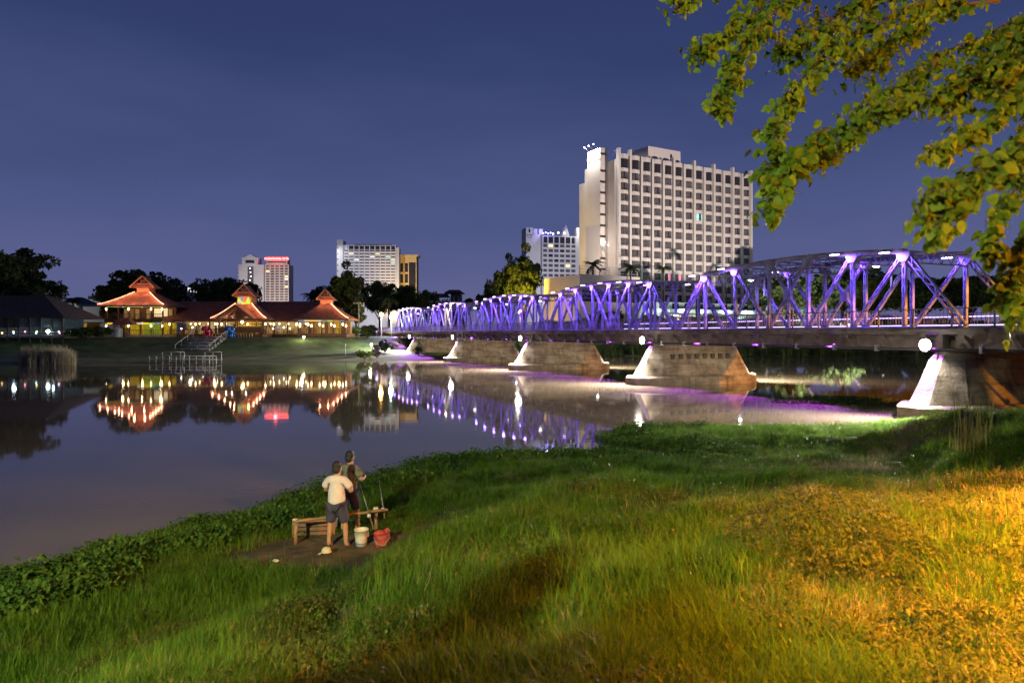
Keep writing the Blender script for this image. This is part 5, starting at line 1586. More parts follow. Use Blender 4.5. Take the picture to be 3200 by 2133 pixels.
def palm(label, px, ptop, d, s=1.0):
    q = at2(px, ptop, d)
    h = max(2.5, (q.z - FGZ) - 0.9 * s)
    t = thing('palm_tree', label, 'palm tree', (q.x, d, FGZ), rr.uniform(0, 6), 'palms on the far bank')
    m = MB(); m.tube([(0, 0, -.2), (.1, 0, h * .5), (.05, .1, h)], [0.24 * s, 0.18 * s, 0.15 * s], 8); m.build('trunk', bark, t, smooth=True)
    for k in range(13):
        a = 2 * math.pi * k / 13 + rr.uniform(-.2, .2)
        el = rr.uniform(-0.75, 0.7)
        inst('frond', fr_a if k % 2 else fr_b, t, (.05, .1, h), (0, -el, a), (s, s, s))
    return t
palm('palm with drooping fronds in front of the pale house', 168, 682, 160, 1.0)
palm('palm beside the dark trees above the boathouse', 92, 668, 140, 1.0)
palm('palm left of the small turret pavilion trees', 716, 668, 165, 1.2)
palm('palm standing over the orange street lamp', 893, 668, 158, 1.5)
palm('palm before the end wing of the cream hotel', 1362, 598, 172, 1.35)
palm('palm before the second window column of the cream hotel', 1449, 603, 174, 1.3)
palm('palm before the fifth window column of the cream hotel', 1523, 607, 176, 1.1)
palm('low palm before the middle of the cream hotel', 1600, 640, 178, 1.1)
palm('palm before the right part of the cream hotel', 1668, 618, 180, 0.9)
palm('tall slim palm seen through the nearest truss', 1738, 642, 185, 0.8)
# shrubs on the far bank
shrub_d, _c = leaf_cloud('foliage', 31, 26, 90, 0.30, 1.6, 1.2, lf_dark, 0.7)
shrub_p, _c = leaf_cloud('foliage', 32, 26, 100, 0.26, 1.6, 1.2, lf_boug, 0.8)
shrub_g, _c = leaf_cloud('foliage', 33, 26, 100, 0.24, 1.6, 1.1, lf_bright, 0.7)
m0 = MB()
for a in range(5): m0.tube([(0, 0, -.2), (math.cos(a * 1.26) * .5, math.sin(a * 1.26) * .5, .8), (math.cos(a * 1.26) * 1.1, math.sin(a * 1.26) * 1.1, 1.6)], [.06, .04, .02], 5)
stem_me = m0.mesh('stems', bark)
def shrub(label, px, py, d, wpx, hpx, me, z=None):
    q = at2(px, py, d)
    z = far_z(q.x, d)
    s = wpx * K2 / F * d / 3.4; sz = hpx * K2 / F * d / 2.4
    t = thing('shrub', label, 'shrub', (q.x, d, z), rr.uniform(0, 6), 'shrubs on the far bank')
    t.scale = (s, s, sz)
    inst('stems', stem_me, t); inst('foliage', me, t, (0, 0, 0.85))
    return t
shrub('dark hedge-like shrub between the reeds and the garden hut', 205, 790, 124, 80, 36, shrub_d)
shrub('dark shrub behind the pale reeds', 165, 792, 122, 50, 34, shrub_d)
shrub('dark shrub under the orange shed light', 235, 780, 128, 50, 36, shrub_d)
shrub('purple-lit shrub overhanging the far bridge end', 885, 785, 126, 52, 36, shrub_p)
shrub('purple-lit shrub against the far abutment', 905, 772, 134, 40, 26, shrub_p)
shrub('bright green shrub at the far waterline beside the sand', 838, 818, 113, 46, 28, shrub_g, 0.3)
shrub('violet-tinted shrub at the far waterline by the abutment', 866, 812, 116, 34, 30, shrub_p, 0.4)
shrub('floodlit vine bush on the farthest pier', 962, 822, 121.5, 22, 42, shrub_g, 0.2)
shrub('dark shrub by the far street lamps', 845, 762, 140, 50, 40, shrub_d)
shrub('yellow-lit shrub under the tall tree at the restaurant end', 808, 740, 150, 46, 34, shrub_g, FGZ)
DN = ['first', 'second', 'third', 'fourth', 'fifth', 'sixth', 'seventh', 'eighth', 'ninth', 'tenth', 'eleventh', 'twelfth']
for k in range(12):
    xx = 1290 + k * 105
    shrub(f'{DN[k]} dark thicket from the left on the shore behind the piers', xx, 0, 150 + 5 * (k % 2), 150, 86 + 10 * (k % 3), shrub_d)
# violet light under the far bridge end; its post and housing are added
vp = bw(5 * SPAN - 8, -3.6, 0); vp.z = far_z(vp.x, vp.y)
t = thing('added_bank_flood', 'violet light on an added post and housing by the far abutment', 'flood lamp', vp, 0)
m = MB(); m.tube([(0, 0, -.1), (0, 0, 1.5)], 0.05, 8); m.build('post', galv, t)
m = MB(); m.box((0, 0, 1.6), (0.4, 0.3, 0.3)); m.build('lamp_housing', lamp_body, t)
m = MB(); m.box((0, -0.165, 1.6), (0.34, 0.03, 0.24)); m.build('lamp_lens', vio_lens, t)
light('POINT', (0, -0.35, 1.75), 420, (0.62, 0.10, 1.0), t, radius=0.12)
# pale reed clump
def blade_clump(seed, n, h, spread, w, mat, lean=0.25, name='blades', segs=3):
    g = np.random.default_rng(seed)
    V = []; Fc = []
    for i in range(n):
        a = g.uniform(0, 2 * math.pi); r = spread * math.sqrt(g.uniform(0, 1))
        x, y = r * math.cos(a), r * math.sin(a)
        hh = h * g.uniform(0.45, 1.1)
        la = g.uniform(0, 2 * math.pi); ln = hh * abs(g.normal(0, lean)) + 0.02
        dx, dy = math.cos(la), math.sin(la)
        px, py = -dy * w / 2, dx * w / 2
        tw = g.uniform(-0.8, 0.8)
        b = len(V)
        for k in range(segs + 1):
            u = k / segs
            ww = (1 - u ** 1.6) * 1.0
            cx = x + dx * ln * u * u; cy = y + dy * ln * u * u
            cz = hh * (u - 0.22 * u * u * min(1.5, ln / hh))
            if k < segs:
                V.append((cx + px * ww * math.cos(tw) , cy + py * ww, cz)); V.append((cx - px * ww * math.cos(tw), cy - py * ww, cz))
            else:
                V.append((cx, cy, cz))
        for k in range(segs - 1):
            Fc.append((b + 2 * k, b + 2 * k + 1, b + 2 * k + 3, b + 2 * k + 2))
        Fc.append((b + 2 * segs - 2, b + 2 * segs - 1, b + 2 * segs))
    m = MB(); m.add(V, Fc)
    return m.mesh(name, mat)
reed_me = blade_clump(5, 160, 2.6, 0.9, 0.10, lf_reed, 0.16, 'reeds')
mb_ = []
rg = random.Random(9)
reed_all = MB()
for k in range(34):
    q = at2(60 + rg.random() * 100, 836, 96 + rg.random() * 6)
    sc = rg.uniform(0.55, 1.0) * (1.0 if k % 4 else 1.25)
    vs = [v.co for v in reed_me.vertices]
    reed_all.add([(q.x + v.x * sc * 1.4, q.y + v.y * sc * 1.4, 0.0 + v.z * sc) for v in vs], [tuple(p.vertices) for p in reed_me.polygons])
o = reed_all.build('pale_reeds', lf_reed)
tag(o, 'pale dry reeds standing at the left end of the far shore', 'reeds', kind='stuff')
# green reed belt along the far shore behind the piers
belt = MB()
green_reed = blade_clump(6, 60, 2.3, 1.0, 0.16, lf_mid, 0.22, 'reeds')
gv = np.array([v.co for v in green_reed.vertices]); gp = [tuple(p.vertices) for p in green_reed.polygons]
for k in range(420):
    u = rg.random()
    x = -4 + u * 118
    yb = np.interp(x, [-8, 4, 18, 40, 74, 110, 240], [123, 128, 131, 132, 133, 137, 170]) + rg.uniform(-0.5, 9)
    sc = rg.uniform(0.6, 1.3)
    belt.add([tuple(r_) for r_ in gv * sc + np.array([x, yb, 0.1 + max(0, (yb - np.interp(x, [-8, 4, 18, 40, 74, 110, 240], [123, 128, 131, 132, 133, 137, 170])) * 0.08)])], gp)
o = belt.build('reed_belt', lf_mid); tag(o, 'green reed belt along the far shore behind the piers', 'reeds', kind='stuff')
# floating weed patch by the nearest pier
weed = MB(); rgw = np.random.default_rng(4)
for k in range(1500):
    a = rgw.uniform(0, 6.28); r = math.sqrt(rgw.uniform(0, 1))
    x = 21.3 + 4.6 * r * math.cos(a); y = 45.2 + 1.9 * r * math.sin(a) + 0.3 * (x - 21)
    s_ = rgw.uniform(.07, .16); th = rgw.uniform(0, 6.28); z = rgw.uniform(.02, .16)
    c_, sn = math.cos(th) * s_, math.sin(th) * s_
    weed.add([(x - c_, y - sn, z), (x + sn * .6, y - c_ * .6, z + rgw.uniform(-.03, .06)), (x + c_, y + sn, z + .03), (x - sn * .6, y + c_ * .6, z)], [(0, 1, 2, 3)])
o = weed.build('floating_weed', lf_bright); tag(o, 'patch of floating weed beside the nearest pier', 'water weed', kind='stuff')

# ------------------------------------------------------------------ meadow on the near bank
g_green = leaf_mat('meadow_grass_blade', (0.030, 0.075, 0.005), (0.098, 0.180, 0.014), 0.4, 0.5, 0.45, (0.15, 0.18, 0.03))
g_dry = leaf_mat('dry_grass_blade', (0.16, 0.12, 0.06), (0.34, 0.27, 0.15), 0.25, 0.7, 0.6)
g_weed = leaf_mat('low_weed_leaf', (0.028, 0.042, 0.008), (0.10, 0.10, 0.02), 0.3, 0.45, 0.5, (0.22, 0.16, 0.05))
g_shore = leaf_mat('shore_plant_leaf', (0.025, 0.065, 0.008), (0.08, 0.15, 0.022), 0.3, 0.6, 0.7, (0.15, 0.16, 0.035))

def leafy_clump(seed, n, spread, h, leaf, mat, name, dome=False):
    """broad-leaved low plants: bent leaf blades on short stalks"""
    g = np.random.default_rng(seed)
    m = MB()
    for i in range(n):
        a = g.uniform(0, 6.28); r = spread * math.sqrt(g.uniform(0, 1))
        x, y = r * math.cos(a), r * math.sin(a)
        z = h * g.uniform(0.15, 1.0)
        if dome: z = h * (1 - (r / spread) ** 2) * g.uniform(0.35, 1.0) ** 0.5 + 0.03
        th = g.uniform(0, 6.28); el = g.uniform(-0.35, 1.1)
        s_ = leaf * g.uniform(0.6, 1.3)
        d = Vector((math.cos(th) * math.cos(el), math.sin(th) * math.cos(el), math.sin(el)))
        sd = Vector((-math.sin(th), math.cos(th), 0)); up = sd.cross(d) * -1
        p = Vector((x, y, z))
        mid = p + d * s_ * .5 + up * s_ * .08
        tip = p + d * s_ - Vector((0, 0, s_ * .25))
        m.add([p, mid + sd * s_ * .26, tip, mid - sd * s_ * .26, mid - up * s_ * .05], [(0, 1, 4), (1, 2, 4), (2, 3, 4), (3, 0, 4)])
        if i % 3 == 0 and not dome:
            m.add([(x - .004, y, 0), (x + .004, y, 0), tuple(p)], [(0, 1, 2)])
    return m.mesh(name, mat)

def scatter(name, meshes, P, scale, mat_label, cat, seed):
    """one stuff object: clumps instanced on points by geometry nodes"""
    col = bpy.data.collections.new(name + '_clumps')
    for i, me in enumerate(meshes):
        o = bpy.data.objects.new('%s_clump' % name, me)
        col.objects.link(o)
    me = bpy.data.meshes.new(name)
    me.vertices.add(len(P)); me.vertices.foreach_set('co', np.asarray(P, float).ravel())
    g = np.random.default_rng(seed)
    a1 = me.attributes.new('csc', 'FLOAT', 'POINT'); a1.data.foreach_set('value', np.asarray(scale, float))
    rot = np.zeros((len(P), 3)); rot[:, 2] = g.uniform(0, 6.28, len(P)); rot[:, 0] = g.normal(0, .10, len(P)); rot[:, 1] = g.normal(0, .10, len(P))
    a2 = me.attributes.new('crot', 'FLOAT_VECTOR', 'POINT'); a2.data.foreach_set('vector', rot.ravel())
    a3 = me.attributes.new('cidx', 'INT', 'POINT'); a3.data.foreach_set('value', g.integers(0, len(meshes), len(P)).astype(np.int32))
    me.update()
    o = bpy.data.objects.new(name, me); COL.objects.link(o)
    ng = bpy.data.node_groups.new(name + '_scatter', 'GeometryNodeTree')
    ng.interface.new_socket('Geometry', in_out='INPUT', socket_type='NodeSocketGeometry')
    ng.interface.new_socket('Geometry', in_out='OUTPUT', socket_type='NodeSocketGeometry')
    gi = ng.nodes.new('NodeGroupInput'); go = ng.nodes.new('NodeGroupOutput')
    mp = ng.nodes.new('GeometryNodeMeshToPoints')
    io = ng.nodes.new('GeometryNodeInstanceOnPoints')
    ci = ng.nodes.new('GeometryNodeCollectionInfo')
    ci.inputs['Collection'].default_value = col
    ci.inputs['Separate Children'].default_value = True
    ci.inputs['Reset Children'].default_value = True
    def attr(nm, ty):
        n = ng.nodes.new('GeometryNodeInputNamedAttribute'); n.data_type = ty; n.inputs['Name'].default_value = nm
        return n.outputs['Attribute']
    lk = ng.links.new
    lk(gi.outputs[0], mp.inputs['Mesh']); lk(mp.outputs[0], io.inputs['Points']); lk(ci.outputs[0], io.inputs['Instance'])
    io.inputs['Pick Instance'].default_value = True
    lk(attr('cidx', 'INT'), io.inputs['Instance Index'])
    lk(attr('crot', 'FLOAT_VECTOR'), io.inputs['Rotation'])
    lk(attr('csc', 'FLOAT'), io.inputs['Scale'])
    lk(io.outputs[0], go.inputs[0])
    md = o.modifiers.new('scatter', 'NODES'); md.node_group = ng
    tag(o, mat_label, cat, kind='stuff')
    return o

def sample_view(n, dmin, dmax, seed, xpad=1.0):
    """random ground points in front of the camera, denser near it"""
    g = np.random.default_rng(seed)
    y = dmin * (dmax / dmin) ** g.uniform(0, 1, n)
    x = g.uniform(-0.80, 0.80, n) * y + g.uniform(-xpad, xpad, n)
    return np.column_stack([x, y])

pad_c = np.array([-3.4, 13.15])
def masks(P):
    d = shore_dist(P)
    x, y = P[:, 0], P[:, 1]
    dirt = np.exp(-(((x - pad_c[0]) / 2.2) ** 2 + ((y - pad_c[1]) / 1.25) ** 2) ** 3) * 1.2
    pth = np.array([(-1.6, 15.2), (-2.6, 12.0), (-2.2, 9.0), (-1.8, 6.5), (-1.2, 4.0)], float)
    pd = np.full(len(P), 1e9)
    for i in range(len(pth) - 1): pd = np.minimum(pd, seg_dist(P, pth[i], pth[i + 1]))
    dirt = np.maximum(dirt, 0.75 * np.exp(-(pd / 0.28) ** 2))
    tr = np.array([(4.5, 17.0), (8.0, 19.5), (12.0, 22.5), (17.0, 25.0), (26, 27)], float)
    td = np.full(len(P), 1e9)
    for i in range(len(tr) - 1): td = np.minimum(td, seg_dist(P, tr[i], tr[i + 1]))
    dry = np.exp(-(td / 1.5) ** 2) * (0.4 + 0.9 * vnoise(x * 0.9, y * 0.9, 8))
    right = np.clip((x - 1.5) / 3.0, 0, 1) * np.clip((13 - y) / 5, 0, 1)
    return d, dirt, dry, right

tufts = [blade_clump(100 + i, 36, 0.10 + 0.028 * i, 0.14, 0.0085, g_green, 0.62, 'grass_tuft') for i in range(5)]
tall_t = [blade_clump(120 + i, 16, 0.34 + 0.05 * i, 0.12, 0.010, g_green, 0.45, 'tall_tuft') for i in range(3)]
dry_t = [blade_clump(140 + i, 34, 0.12 + 0.03 * i, 0.16, 0.006, g_dry, 0.9, 'dry_tuft') for i in range(3)]
g_flood_tint = leaf_mat('flood_tinted_grass_blade', (0.07, 0.15, 0.018), (0.15, 0.26, 0.035), 0.4, 0.5, 0.6)  # lighter blades for the spit: the pier flood's light is put into this green
flood_tint_t = [blade_clump(150 + i, 44, 0.13 + 0.03 * i, 0.17, 0.012, g_flood_tint, 0.5, 'flood_tinted_tuft') for i in range(3)]
weed_t = [leafy_clump(160 + i, 44, 0.20, 0.15, 0.052, g_weed, 'weed_clump') for i in range(4)]
shore_t = [leafy_clump(180 + i, 34, 0.24, 0.18 + 0.06 * i, 0.09 + 0.015 * i, g_shore, 'shore_clump') for i in range(4)]
seed_t = [blade_clump(190 + i, 5, 0.55, 0.06, 0.007, g_weed, 0.5, 'stalk_tuft') for i in range(2)]

P = sample_view(85000, 2.4, 42, 21)
d, dirt, dry, right = masks(P)
g = np.random.default_rng(22)
nv = vnoise(P[:, 0] * 0.7, P[:, 1] * 0.7, 9)
H = near_h(P)
def take(mask, prob):
    return mask & (g.uniform(0, 1, len(P)) < prob)
bare = np.clip((P[:, 0] - 3.2) / 1.6, 0, 1) * np.clip((8.2 - P[:, 1]) / 2.0, 0, 1) * (0.6 + 0.4 * (nv < 0.55))
flood_zone = np.clip((P[:, 1] - 25.5) / 2, 0, 1)
keep = take((d > -0.05), np.clip(1 - dirt * 1.25 - dry * 0.75 - right * 0.45 - flood_zone * 0.7 - bare * 0.6, 0.0, 1) * np.clip(0.25 + 1.5 * vnoise(P[:, 0] * 1.3, P[:, 1] * 1.3, 31), 0, 1))
sc = 0.55 + 0.9 * vnoise(P[:, 0] * 0.9, P[:, 1] * 0.9, 33) ** 1.5 + 0.25 * nv + np.clip(P[:, 1] / 60, 0, .5)
sc = sc * np.where(right > 0.3, 0.8, 1.0)
pts = np.column_stack([P, H - 0.01])
scatter('meadow_grass', tufts, pts[keep], (sc * g.uniform(0.7, 1.25, len(P)))[keep], 'green meadow grass covering the near river bank', 'grass', 1)
keep = take((d > 0.3), flood_zone)
scatter('flood_tinted_grass', flood_tint_t, pts[keep], (1.25 * g.uniform(0.8, 1.5, len(P)))[keep], 'fresh light green grass on the spit by the nearest pier', 'grass', 7)
keep = take((d > 0.8), np.clip(0.10 * (nv > 0.45) * (1 - dirt), 0, 1))
scatter('tall_grass', tall_t, pts[keep], (g.uniform(0.6, 1.1, len(P)))[keep], 'taller grass blades rising out of the near meadow', 'grass', 2)
keep = take((d > 0.6), np.clip(dry * 0.85 + 0.30 * right + 0.03, 0, 0.9) * (1 - dirt))
scatter('dry_grass', dry_t, pts[keep], (g.uniform(0.7, 1.3, len(P)) * (0.9 + P[:, 1] / 60))[keep], 'straw-coloured dry grass along the trail on the near bank', 'grass', 3)
keep = take((d > 1.5), np.clip(0.34 * right * (nv > 0.35) + 0.30 * (vnoise(P[:, 0] * 0.8, P[:, 1] * 0.8, 35) > 0.62) + 0.04, 0, 0.7) * (1 - dirt) * (1 - bare))
scatter('low_weeds', weed_t, pts[keep], (g.uniform(0.6, 1.15, len(P)))[keep], 'low leafy weeds over the right part of the near bank', 'weeds', 4)
keep = take((d > 2.0), 0.018 * np.ones(len(P)))
scatter('seed_stalks', seed_t, pts[keep], (g.uniform(0.5, 1.1, len(P)))[keep], 'thin seed stalks sticking out of the near meadow', 'grass', 5)
P2 = sample_view(60000, 8, 40, 23)
d2 = shore_dist(P2)
H2 = np.maximum(near_h(P2), 0.0)
lim = np.where(P2[:, 1] > 27, 1.5, 1.7) + 0.8 * vnoise(P2[:, 0] * .8, P2[:, 1] * .8, 4)
k2 = (d2 > -0.45) & (d2 < lim) & (P2[:, 0] < 20.5) & ((P2[:, 1] < 24.4) | (P2[:, 0] < 10))
k2 &= np.random.default_rng(8).uniform(0, 1, len(P2)) < np.clip(0.15 + 1.6 * vnoise(P2[:, 0] * 0.9, P2[:, 1] * 0.9, 43), 0, 1)
k2 &= (((P2[:, 0] - pad_c[0]) / 2.0) ** 2 + ((P2[:, 1] - pad_c[1]) / 1.3) ** 2) > 1
scatter('shore_plants', shore_t, np.column_stack([P2, H2 - 0.02])[k2], np.random.default_rng(3).uniform(0.5, 1.1, int(k2.sum())) * (0.45 + 0.9 * vnoise(P2[k2, 0] * 1.1, P2[k2, 1] * 1.1, 41)), 'glossy broad-leaved water plants along the near waterline', 'plants', 6)
# tall reed-like grass clump before the nearest pier
q = Vector((10.6, 15.6, 0)); q.z = near_z(q.x, q.y)
lf_tall = leaf_mat('tall_reed_blade', (0.10, 0.10, 0.03), (0.26, 0.20, 0.07), 0.3, 0.5, 1.2)
t = thing('tall_grass_clump', 'tall arching grass clump in front of the nearest pier', 'grass clump', q, 0)
me = blade_clump(71, 60, 1.55, 0.42, 0.022, lf_tall, 0.34, 'blades', 5)
tag(inst('blades', me, t), kind='stuff')
me = blade_clump(72, 90, 0.75, 0.6, 0.016, lf_tall, 0.5, 'base_blades', 4)
tag(inst('base_blades', me, t), kind='stuff')
# small leafy bush on the sodium-lit slope
q = Vector((3.2, 6.9, 0)); q.z = near_z(q.x, q.y)
t = thing('leafy_bush', 'low dark leafy bush on the orange-lit slope', 'bush', q, 0)
g_bush = leaf_mat('bush_leaf', (0.022, 0.036, 0.008), (0.07, 0.075, 0.016), 0.3, 0.5, 1.5)
me = leafy_clump(77, 2200, 0.95, 0.52, 0.060, g_bush, 'foliage', True); tag(inst('foliage', me, t), kind='stuff')

# ------------------------------------------------------------------ overhanging tree at the right
lf_over = leaf_mat('broad_overhang_leaf', (0.060, 0.115, 0.010), (0.17, 0.22, 0.018), 0.6, 0.5, 2.5, (0.28, 0.22, 0.025))
ot = thing('overhanging_tree', 'leafy tree with drooping branches filling the upper right corner', 'tree', (7.6, 5.6, near_z(7.6, 5.6)), 0)
ob = Vector(ot.location)
m = MB(); m.tube([(0, 0, -.3), (-.1, 0, 1.6), (-.2, -.05, 3.4), (-.5, -.1, 5.2)], [.28, .24, .2, .14], 10); m.build('trunk', bark, ot, smooth=True)
bark_d = M('dark_twig_bark', (0.035, 0.024, 0.016), rough=0.95, var=0.3, scale=6)
def leaf_mesh(seed):
    g = random.Random(seed)
    m = MB()
    n = 6; L1 = 1.0
    top = []; bot = []; mid = []
    for k in range(n + 1):
        u = k / n
        w = 0.36 * math.sin(math.pi * min(1, u ** 0.75)) ** 0.8 if 0 < u < 1 else 0.0
        zc = -0.22 * u * u + g.uniform(-.01, .01)
        mid.append((u * L1, 0, zc)); top.append((u * L1, w, zc + .10 * w / .36 * .6)); bot.append((u * L1, -w, zc + .10 * w / .36 * .6))
    V = mid + top + bot; fs = []
    for k in range(n):
        fs.append((k, k + 1, n + 1 + k + 1, n + 1 + k)); fs.append((k + 1, k, 2 * (n + 1) + k, 2 * (n + 1) + k + 1))
    m.add(V, fs)
    return m
leaf_variants = [leaf_mesh(i).mesh('leaf', lf_over, smooth=True) for i in range(3)]
leaf_V = [np.array([v.co for v in me.vertices]) for me in leaf_variants]
leaf_F = [[tuple(p.vertices) for p in me.polygons] for me in leaf_variants]
# branches: photo polylines (2352 scale) with real distances
BR = [
    ([(2420, -60), (2200, -40), (1980, -60), (1760, -50), (1600, -20), (1540, 0)], 6.2, 5.6, 0.055, 110, 42),
    ([(2000, -80), (1850, -30), (1720, 30), (1640, 100), (1590, 112)], 5.8, 5.2, 0.055, 110, 40),
    ([(1900, -70), (1780, 20), (1700, 110), (1668, 190), (1655, 262)], 5.6, 5.0, 0.058, 110, 34),
    ([(2300, 0), (2120, 20), (1980, 60), (1880, 130), (1820, 210), (1782, 268), (1775, 330)], 5.4, 4.8, 0.056, 150, 38),
    ([(2420, 20), (2300, 70), (2150, 130), (2020, 215), (1900, 310), (1820, 360), (1745, 385)], 5.6, 4.8, 0.052, 200, 34),
    ([(1900, 300), (1830, 370), (1785, 420), (1765, 490)], 4.7, 4.3, 0.062, 70, 26),
    ([(2150, 140), (2060, 230), (1985, 285), (1910, 345), (1840, 385)], 5.2, 4.9, 0.050, 100, 26),
    ([(2420, 90), (2300, 160), (2200, 200), (2080, 230), (2000, 250)], 5.2, 4.8, 0.052, 120, 40),
    ([(2420, 150), (2330, 230), (2260, 290), (2190, 320), (2130, 348)], 4.6, 4.2, 0.052, 110, 24),
    ([(2420, 300), (2330, 350), (2260, 390), (2220, 420), (2180, 460), (2140, 540)], 3.3, 2.9, 0.046, 110, 38),
    ([(2230, 400), (2190, 450), (2150, 440), (2100, 470)], 3.1, 2.9, 0.044, 26, 26),
    ([(2420, 380), (2340, 430), (2300, 480), (2275, 540), (2270, 590)], 4.4, 4.0, 0.052, 80, 24),
    ([(2430, 440), (2370, 520), (2330, 600), (2330, 680), (2340, 760)], 4.2, 3.8, 0.052, 90, 24),
    ([(2430, 560), (2370, 600), (2320, 650), (2300, 690)], 4.4, 4.0, 0.050, 40, 20),
    ([(2450, 160), (2400, 260), (2350, 330), (2320, 400)], 5.0, 4.4, 0.055, 150, 44),
    ([(2450, -40), (2380, 40), (2330, 130), (2310, 230)], 5.6, 5.0, 0.055, 180, 60),
    ([(2250, -60), (2150, 0), (2080, 70), (2010, 120), (1950, 160)], 6.0, 5.6, 0.055, 170, 56),
    ([(2100, -60), (2010, -10), (1930, 40), (1850, 80), (1800, 120)], 6.2, 5.6, 0.055, 160, 50),
    ([(2420, 60), (2290, 130), (2230, 180), (2160, 250)], 5.4, 5.0, 0.055, 150, 54),
]
gl = np.random.default_rng(17)
all_leaves = []
fork = Vector((-.5, -.1, 5.2)) + ob
for (pl, d0, d1, lsz, nlf, spread) in BR:
    ds = np.linspace(d0, d1, len(pl))
    pts = [at2(x, y, dd) for (x, y), dd in zip(pl, ds)]
    # smooth
    sm = []
    for i in range(len(pts) - 1):
        for k in range(4): sm.append(pts[i].lerp(pts[i + 1], k / 4) + Vector(gl.normal(0, .012, 3)))
    sm.append(pts[-1])
    m = MB()
    inside = 0 < pl[0][0] < 2352 and pl[0][1] > -20
    path = sm if inside else [fork, fork.lerp(sm[0], 0.5) + Vector((0.3, 0, .6))] + sm
    n = len(path)
    m.tube([p - ob for p in path], [0.012 * (1 - i / n) ** 1.2 + 0.003 for i in range(n)], 6)
    br = m.build('branch', bark_d, ot, smooth=True)
    # side twigs carry the leaves
    sp = spread * K2 / F * (d0 + d1) / 2
    tw = MB()
    for j in range(int(nlf * 2.6)):
        u = gl.uniform(0.05, 1.0) * (len(sm) - 1)
        i = min(int(u), len(sm) - 2)
        p = sm[i].lerp(sm[i + 1], u - i)
        off = Vector(gl.normal(0, 1, 3)); off.z -= 0.5
        off = off.normalized() * sp * gl.uniform(0.05, 1.0)
        q = p + off
        if j % 3 == 0: tw.tube([p - ob, (p + off * .5 + Vector((0, 0, .01))) - ob, q - ob], [.0035, .0025, .0015], 4, cap=False)
        for rep in range(2 if gl.uniform() < 0.75 else 1):
            s_ = lsz * 1.12 * gl.uniform(0.45, 1.5)
            dr = Vector((gl.normal(0, .6), gl.normal(0, .6), -abs(gl.normal(0.55, .5)))).normalized()
            rot = dr.to_track_quat('X', 'Z').to_matrix() @ Matrix.Rotation(gl.uniform(-1.4, 1.4), 3, 'X')
            all_leaves.append((q + Vector(gl.normal(0, .02, 3)), rot, s_, int(gl.integers(0, 3))))
    tag(tw.build('twigs', bark, ot), kind='stuff')
def vis_size(lf):
    p, rot, s_, v = lf
    x2 = p.x / p.y * F + 1600; y2 = HOR - (p.z - CAMZ) / p.y * F
    return (s_ / p.y) if (0 < x2 < 3200 and 0 < y2 < 2133) else 0
all_leaves.sort(key=vis_size, reverse=True)
for p, rot, s_, v in all_leaves[:290]:
    o = bpy.data.objects.new('leaf', leaf_variants[v]); COL.objects.link(o); o.parent = ot
    mtx = rot.to_4x4(); mtx.translation = p - ob
    o.matrix_basis = mtx @ Matrix.Scale(s_, 4)
m = MB()
for p, rot, s_, v in all_leaves[290:]:
    A = leaf_V[v] * s_ @ np.array(rot).T + np.array(p - ob)
    m.add([tuple(r_) for r_ in A], leaf_F[v])
tag(m.build('crown', lf_over, ot, smooth=True), kind='stuff')

# unseen small tree added behind the viewer so its crown shades the near meadow
tree_kind('e', 19, lf_mid, 22, 90, 0.16, 1.0, 0.75, 2.75, 0.07)
tree('e', 'unseen small tree added behind the viewer to shade the near meadow', -4.1, -2.2, 1.0, z=near_z(-4.1, -2.2), group='added shade trees behind the viewer')
# ------------------------------------------------------------------ people at the bank
skin = M('tan_skin', (0.33, 0.18, 0.11), rough=0.55, var=0.08, scale=8)
hair_m = M('black_hair', (0.012, 0.010, 0.010), rough=0.55, var=0.3, scale=30, bump=0.4, bscale=90)
shirt_w = M('pale_pink_white_cotton', (0.50, 0.42, 0.41), rough=0.9, var=0.08, scale=5, bump=0.5, bscale=7)
shirt_o = M('olive_grey_cotton', (0.12, 0.115, 0.085), rough=0.9, var=0.35, scale=9, bump=0.5, bscale=7)
short_n = M('navy_shorts_cotton', (0.035, 0.033, 0.06), rough=0.9, var=0.15, scale=5, bump=0.4, bscale=8)
sandal = M('grey_sandal', (0.08, 0.08, 0.08), rough=0.7)

def skinned(name, J, E, mat, parent, levels=2, root=None):
    """one continuous surface grown round joints J {key:(x,y,z,rx,ry)} and bones E"""
    keys = list(J)
    me = bpy.data.meshes.new(name)
    me.from_pydata([J[k][:3] for k in keys], [(keys.index(a), keys.index(b)) for a, b in E], [])
    o = bpy.data.objects.new(name, me); COL.objects.link(o)
    md = o.modifiers.new('skin', 'SKIN')
    sv = me.skin_vertices[0].data if me.skin_vertices else None
    if sv is None:
        bm = bmesh.new(); bm.from_mesh(me); bm.verts.layers.skin.verify(); bm.to_mesh(me); bm.free()
        sv = me.skin_vertices[0].data
    for i, k in enumerate(keys):
        r = J[k][3:]
        sv[i].radius = (r[0], r[1] if len(r) > 1 else r[0])
        sv[i].use_root = (k == root) if root else (i == 0)
    md.branch_smoothing = 0.6
    md.use_smooth_shade = True
    ss = o.modifiers.new('sub', 'SUBSURF'); ss.levels = levels; ss.render_levels = levels
    dg = bpy.context.evaluated_depsgraph_get()
    me2 = bpy.data.meshes.new_from_object(o.evaluated_get(dg))
    me2.name = name
    me2.materials.clear(); me2.materials.append(mat)
    me2.polygons.foreach_set('use_smooth', [True] * len(me2.polygons))
    bpy.data.objects.remove(o)
    ob_ = bpy.data.objects.new(name, me2); COL.objects.link(ob_); ob_.parent = parent
    return ob_

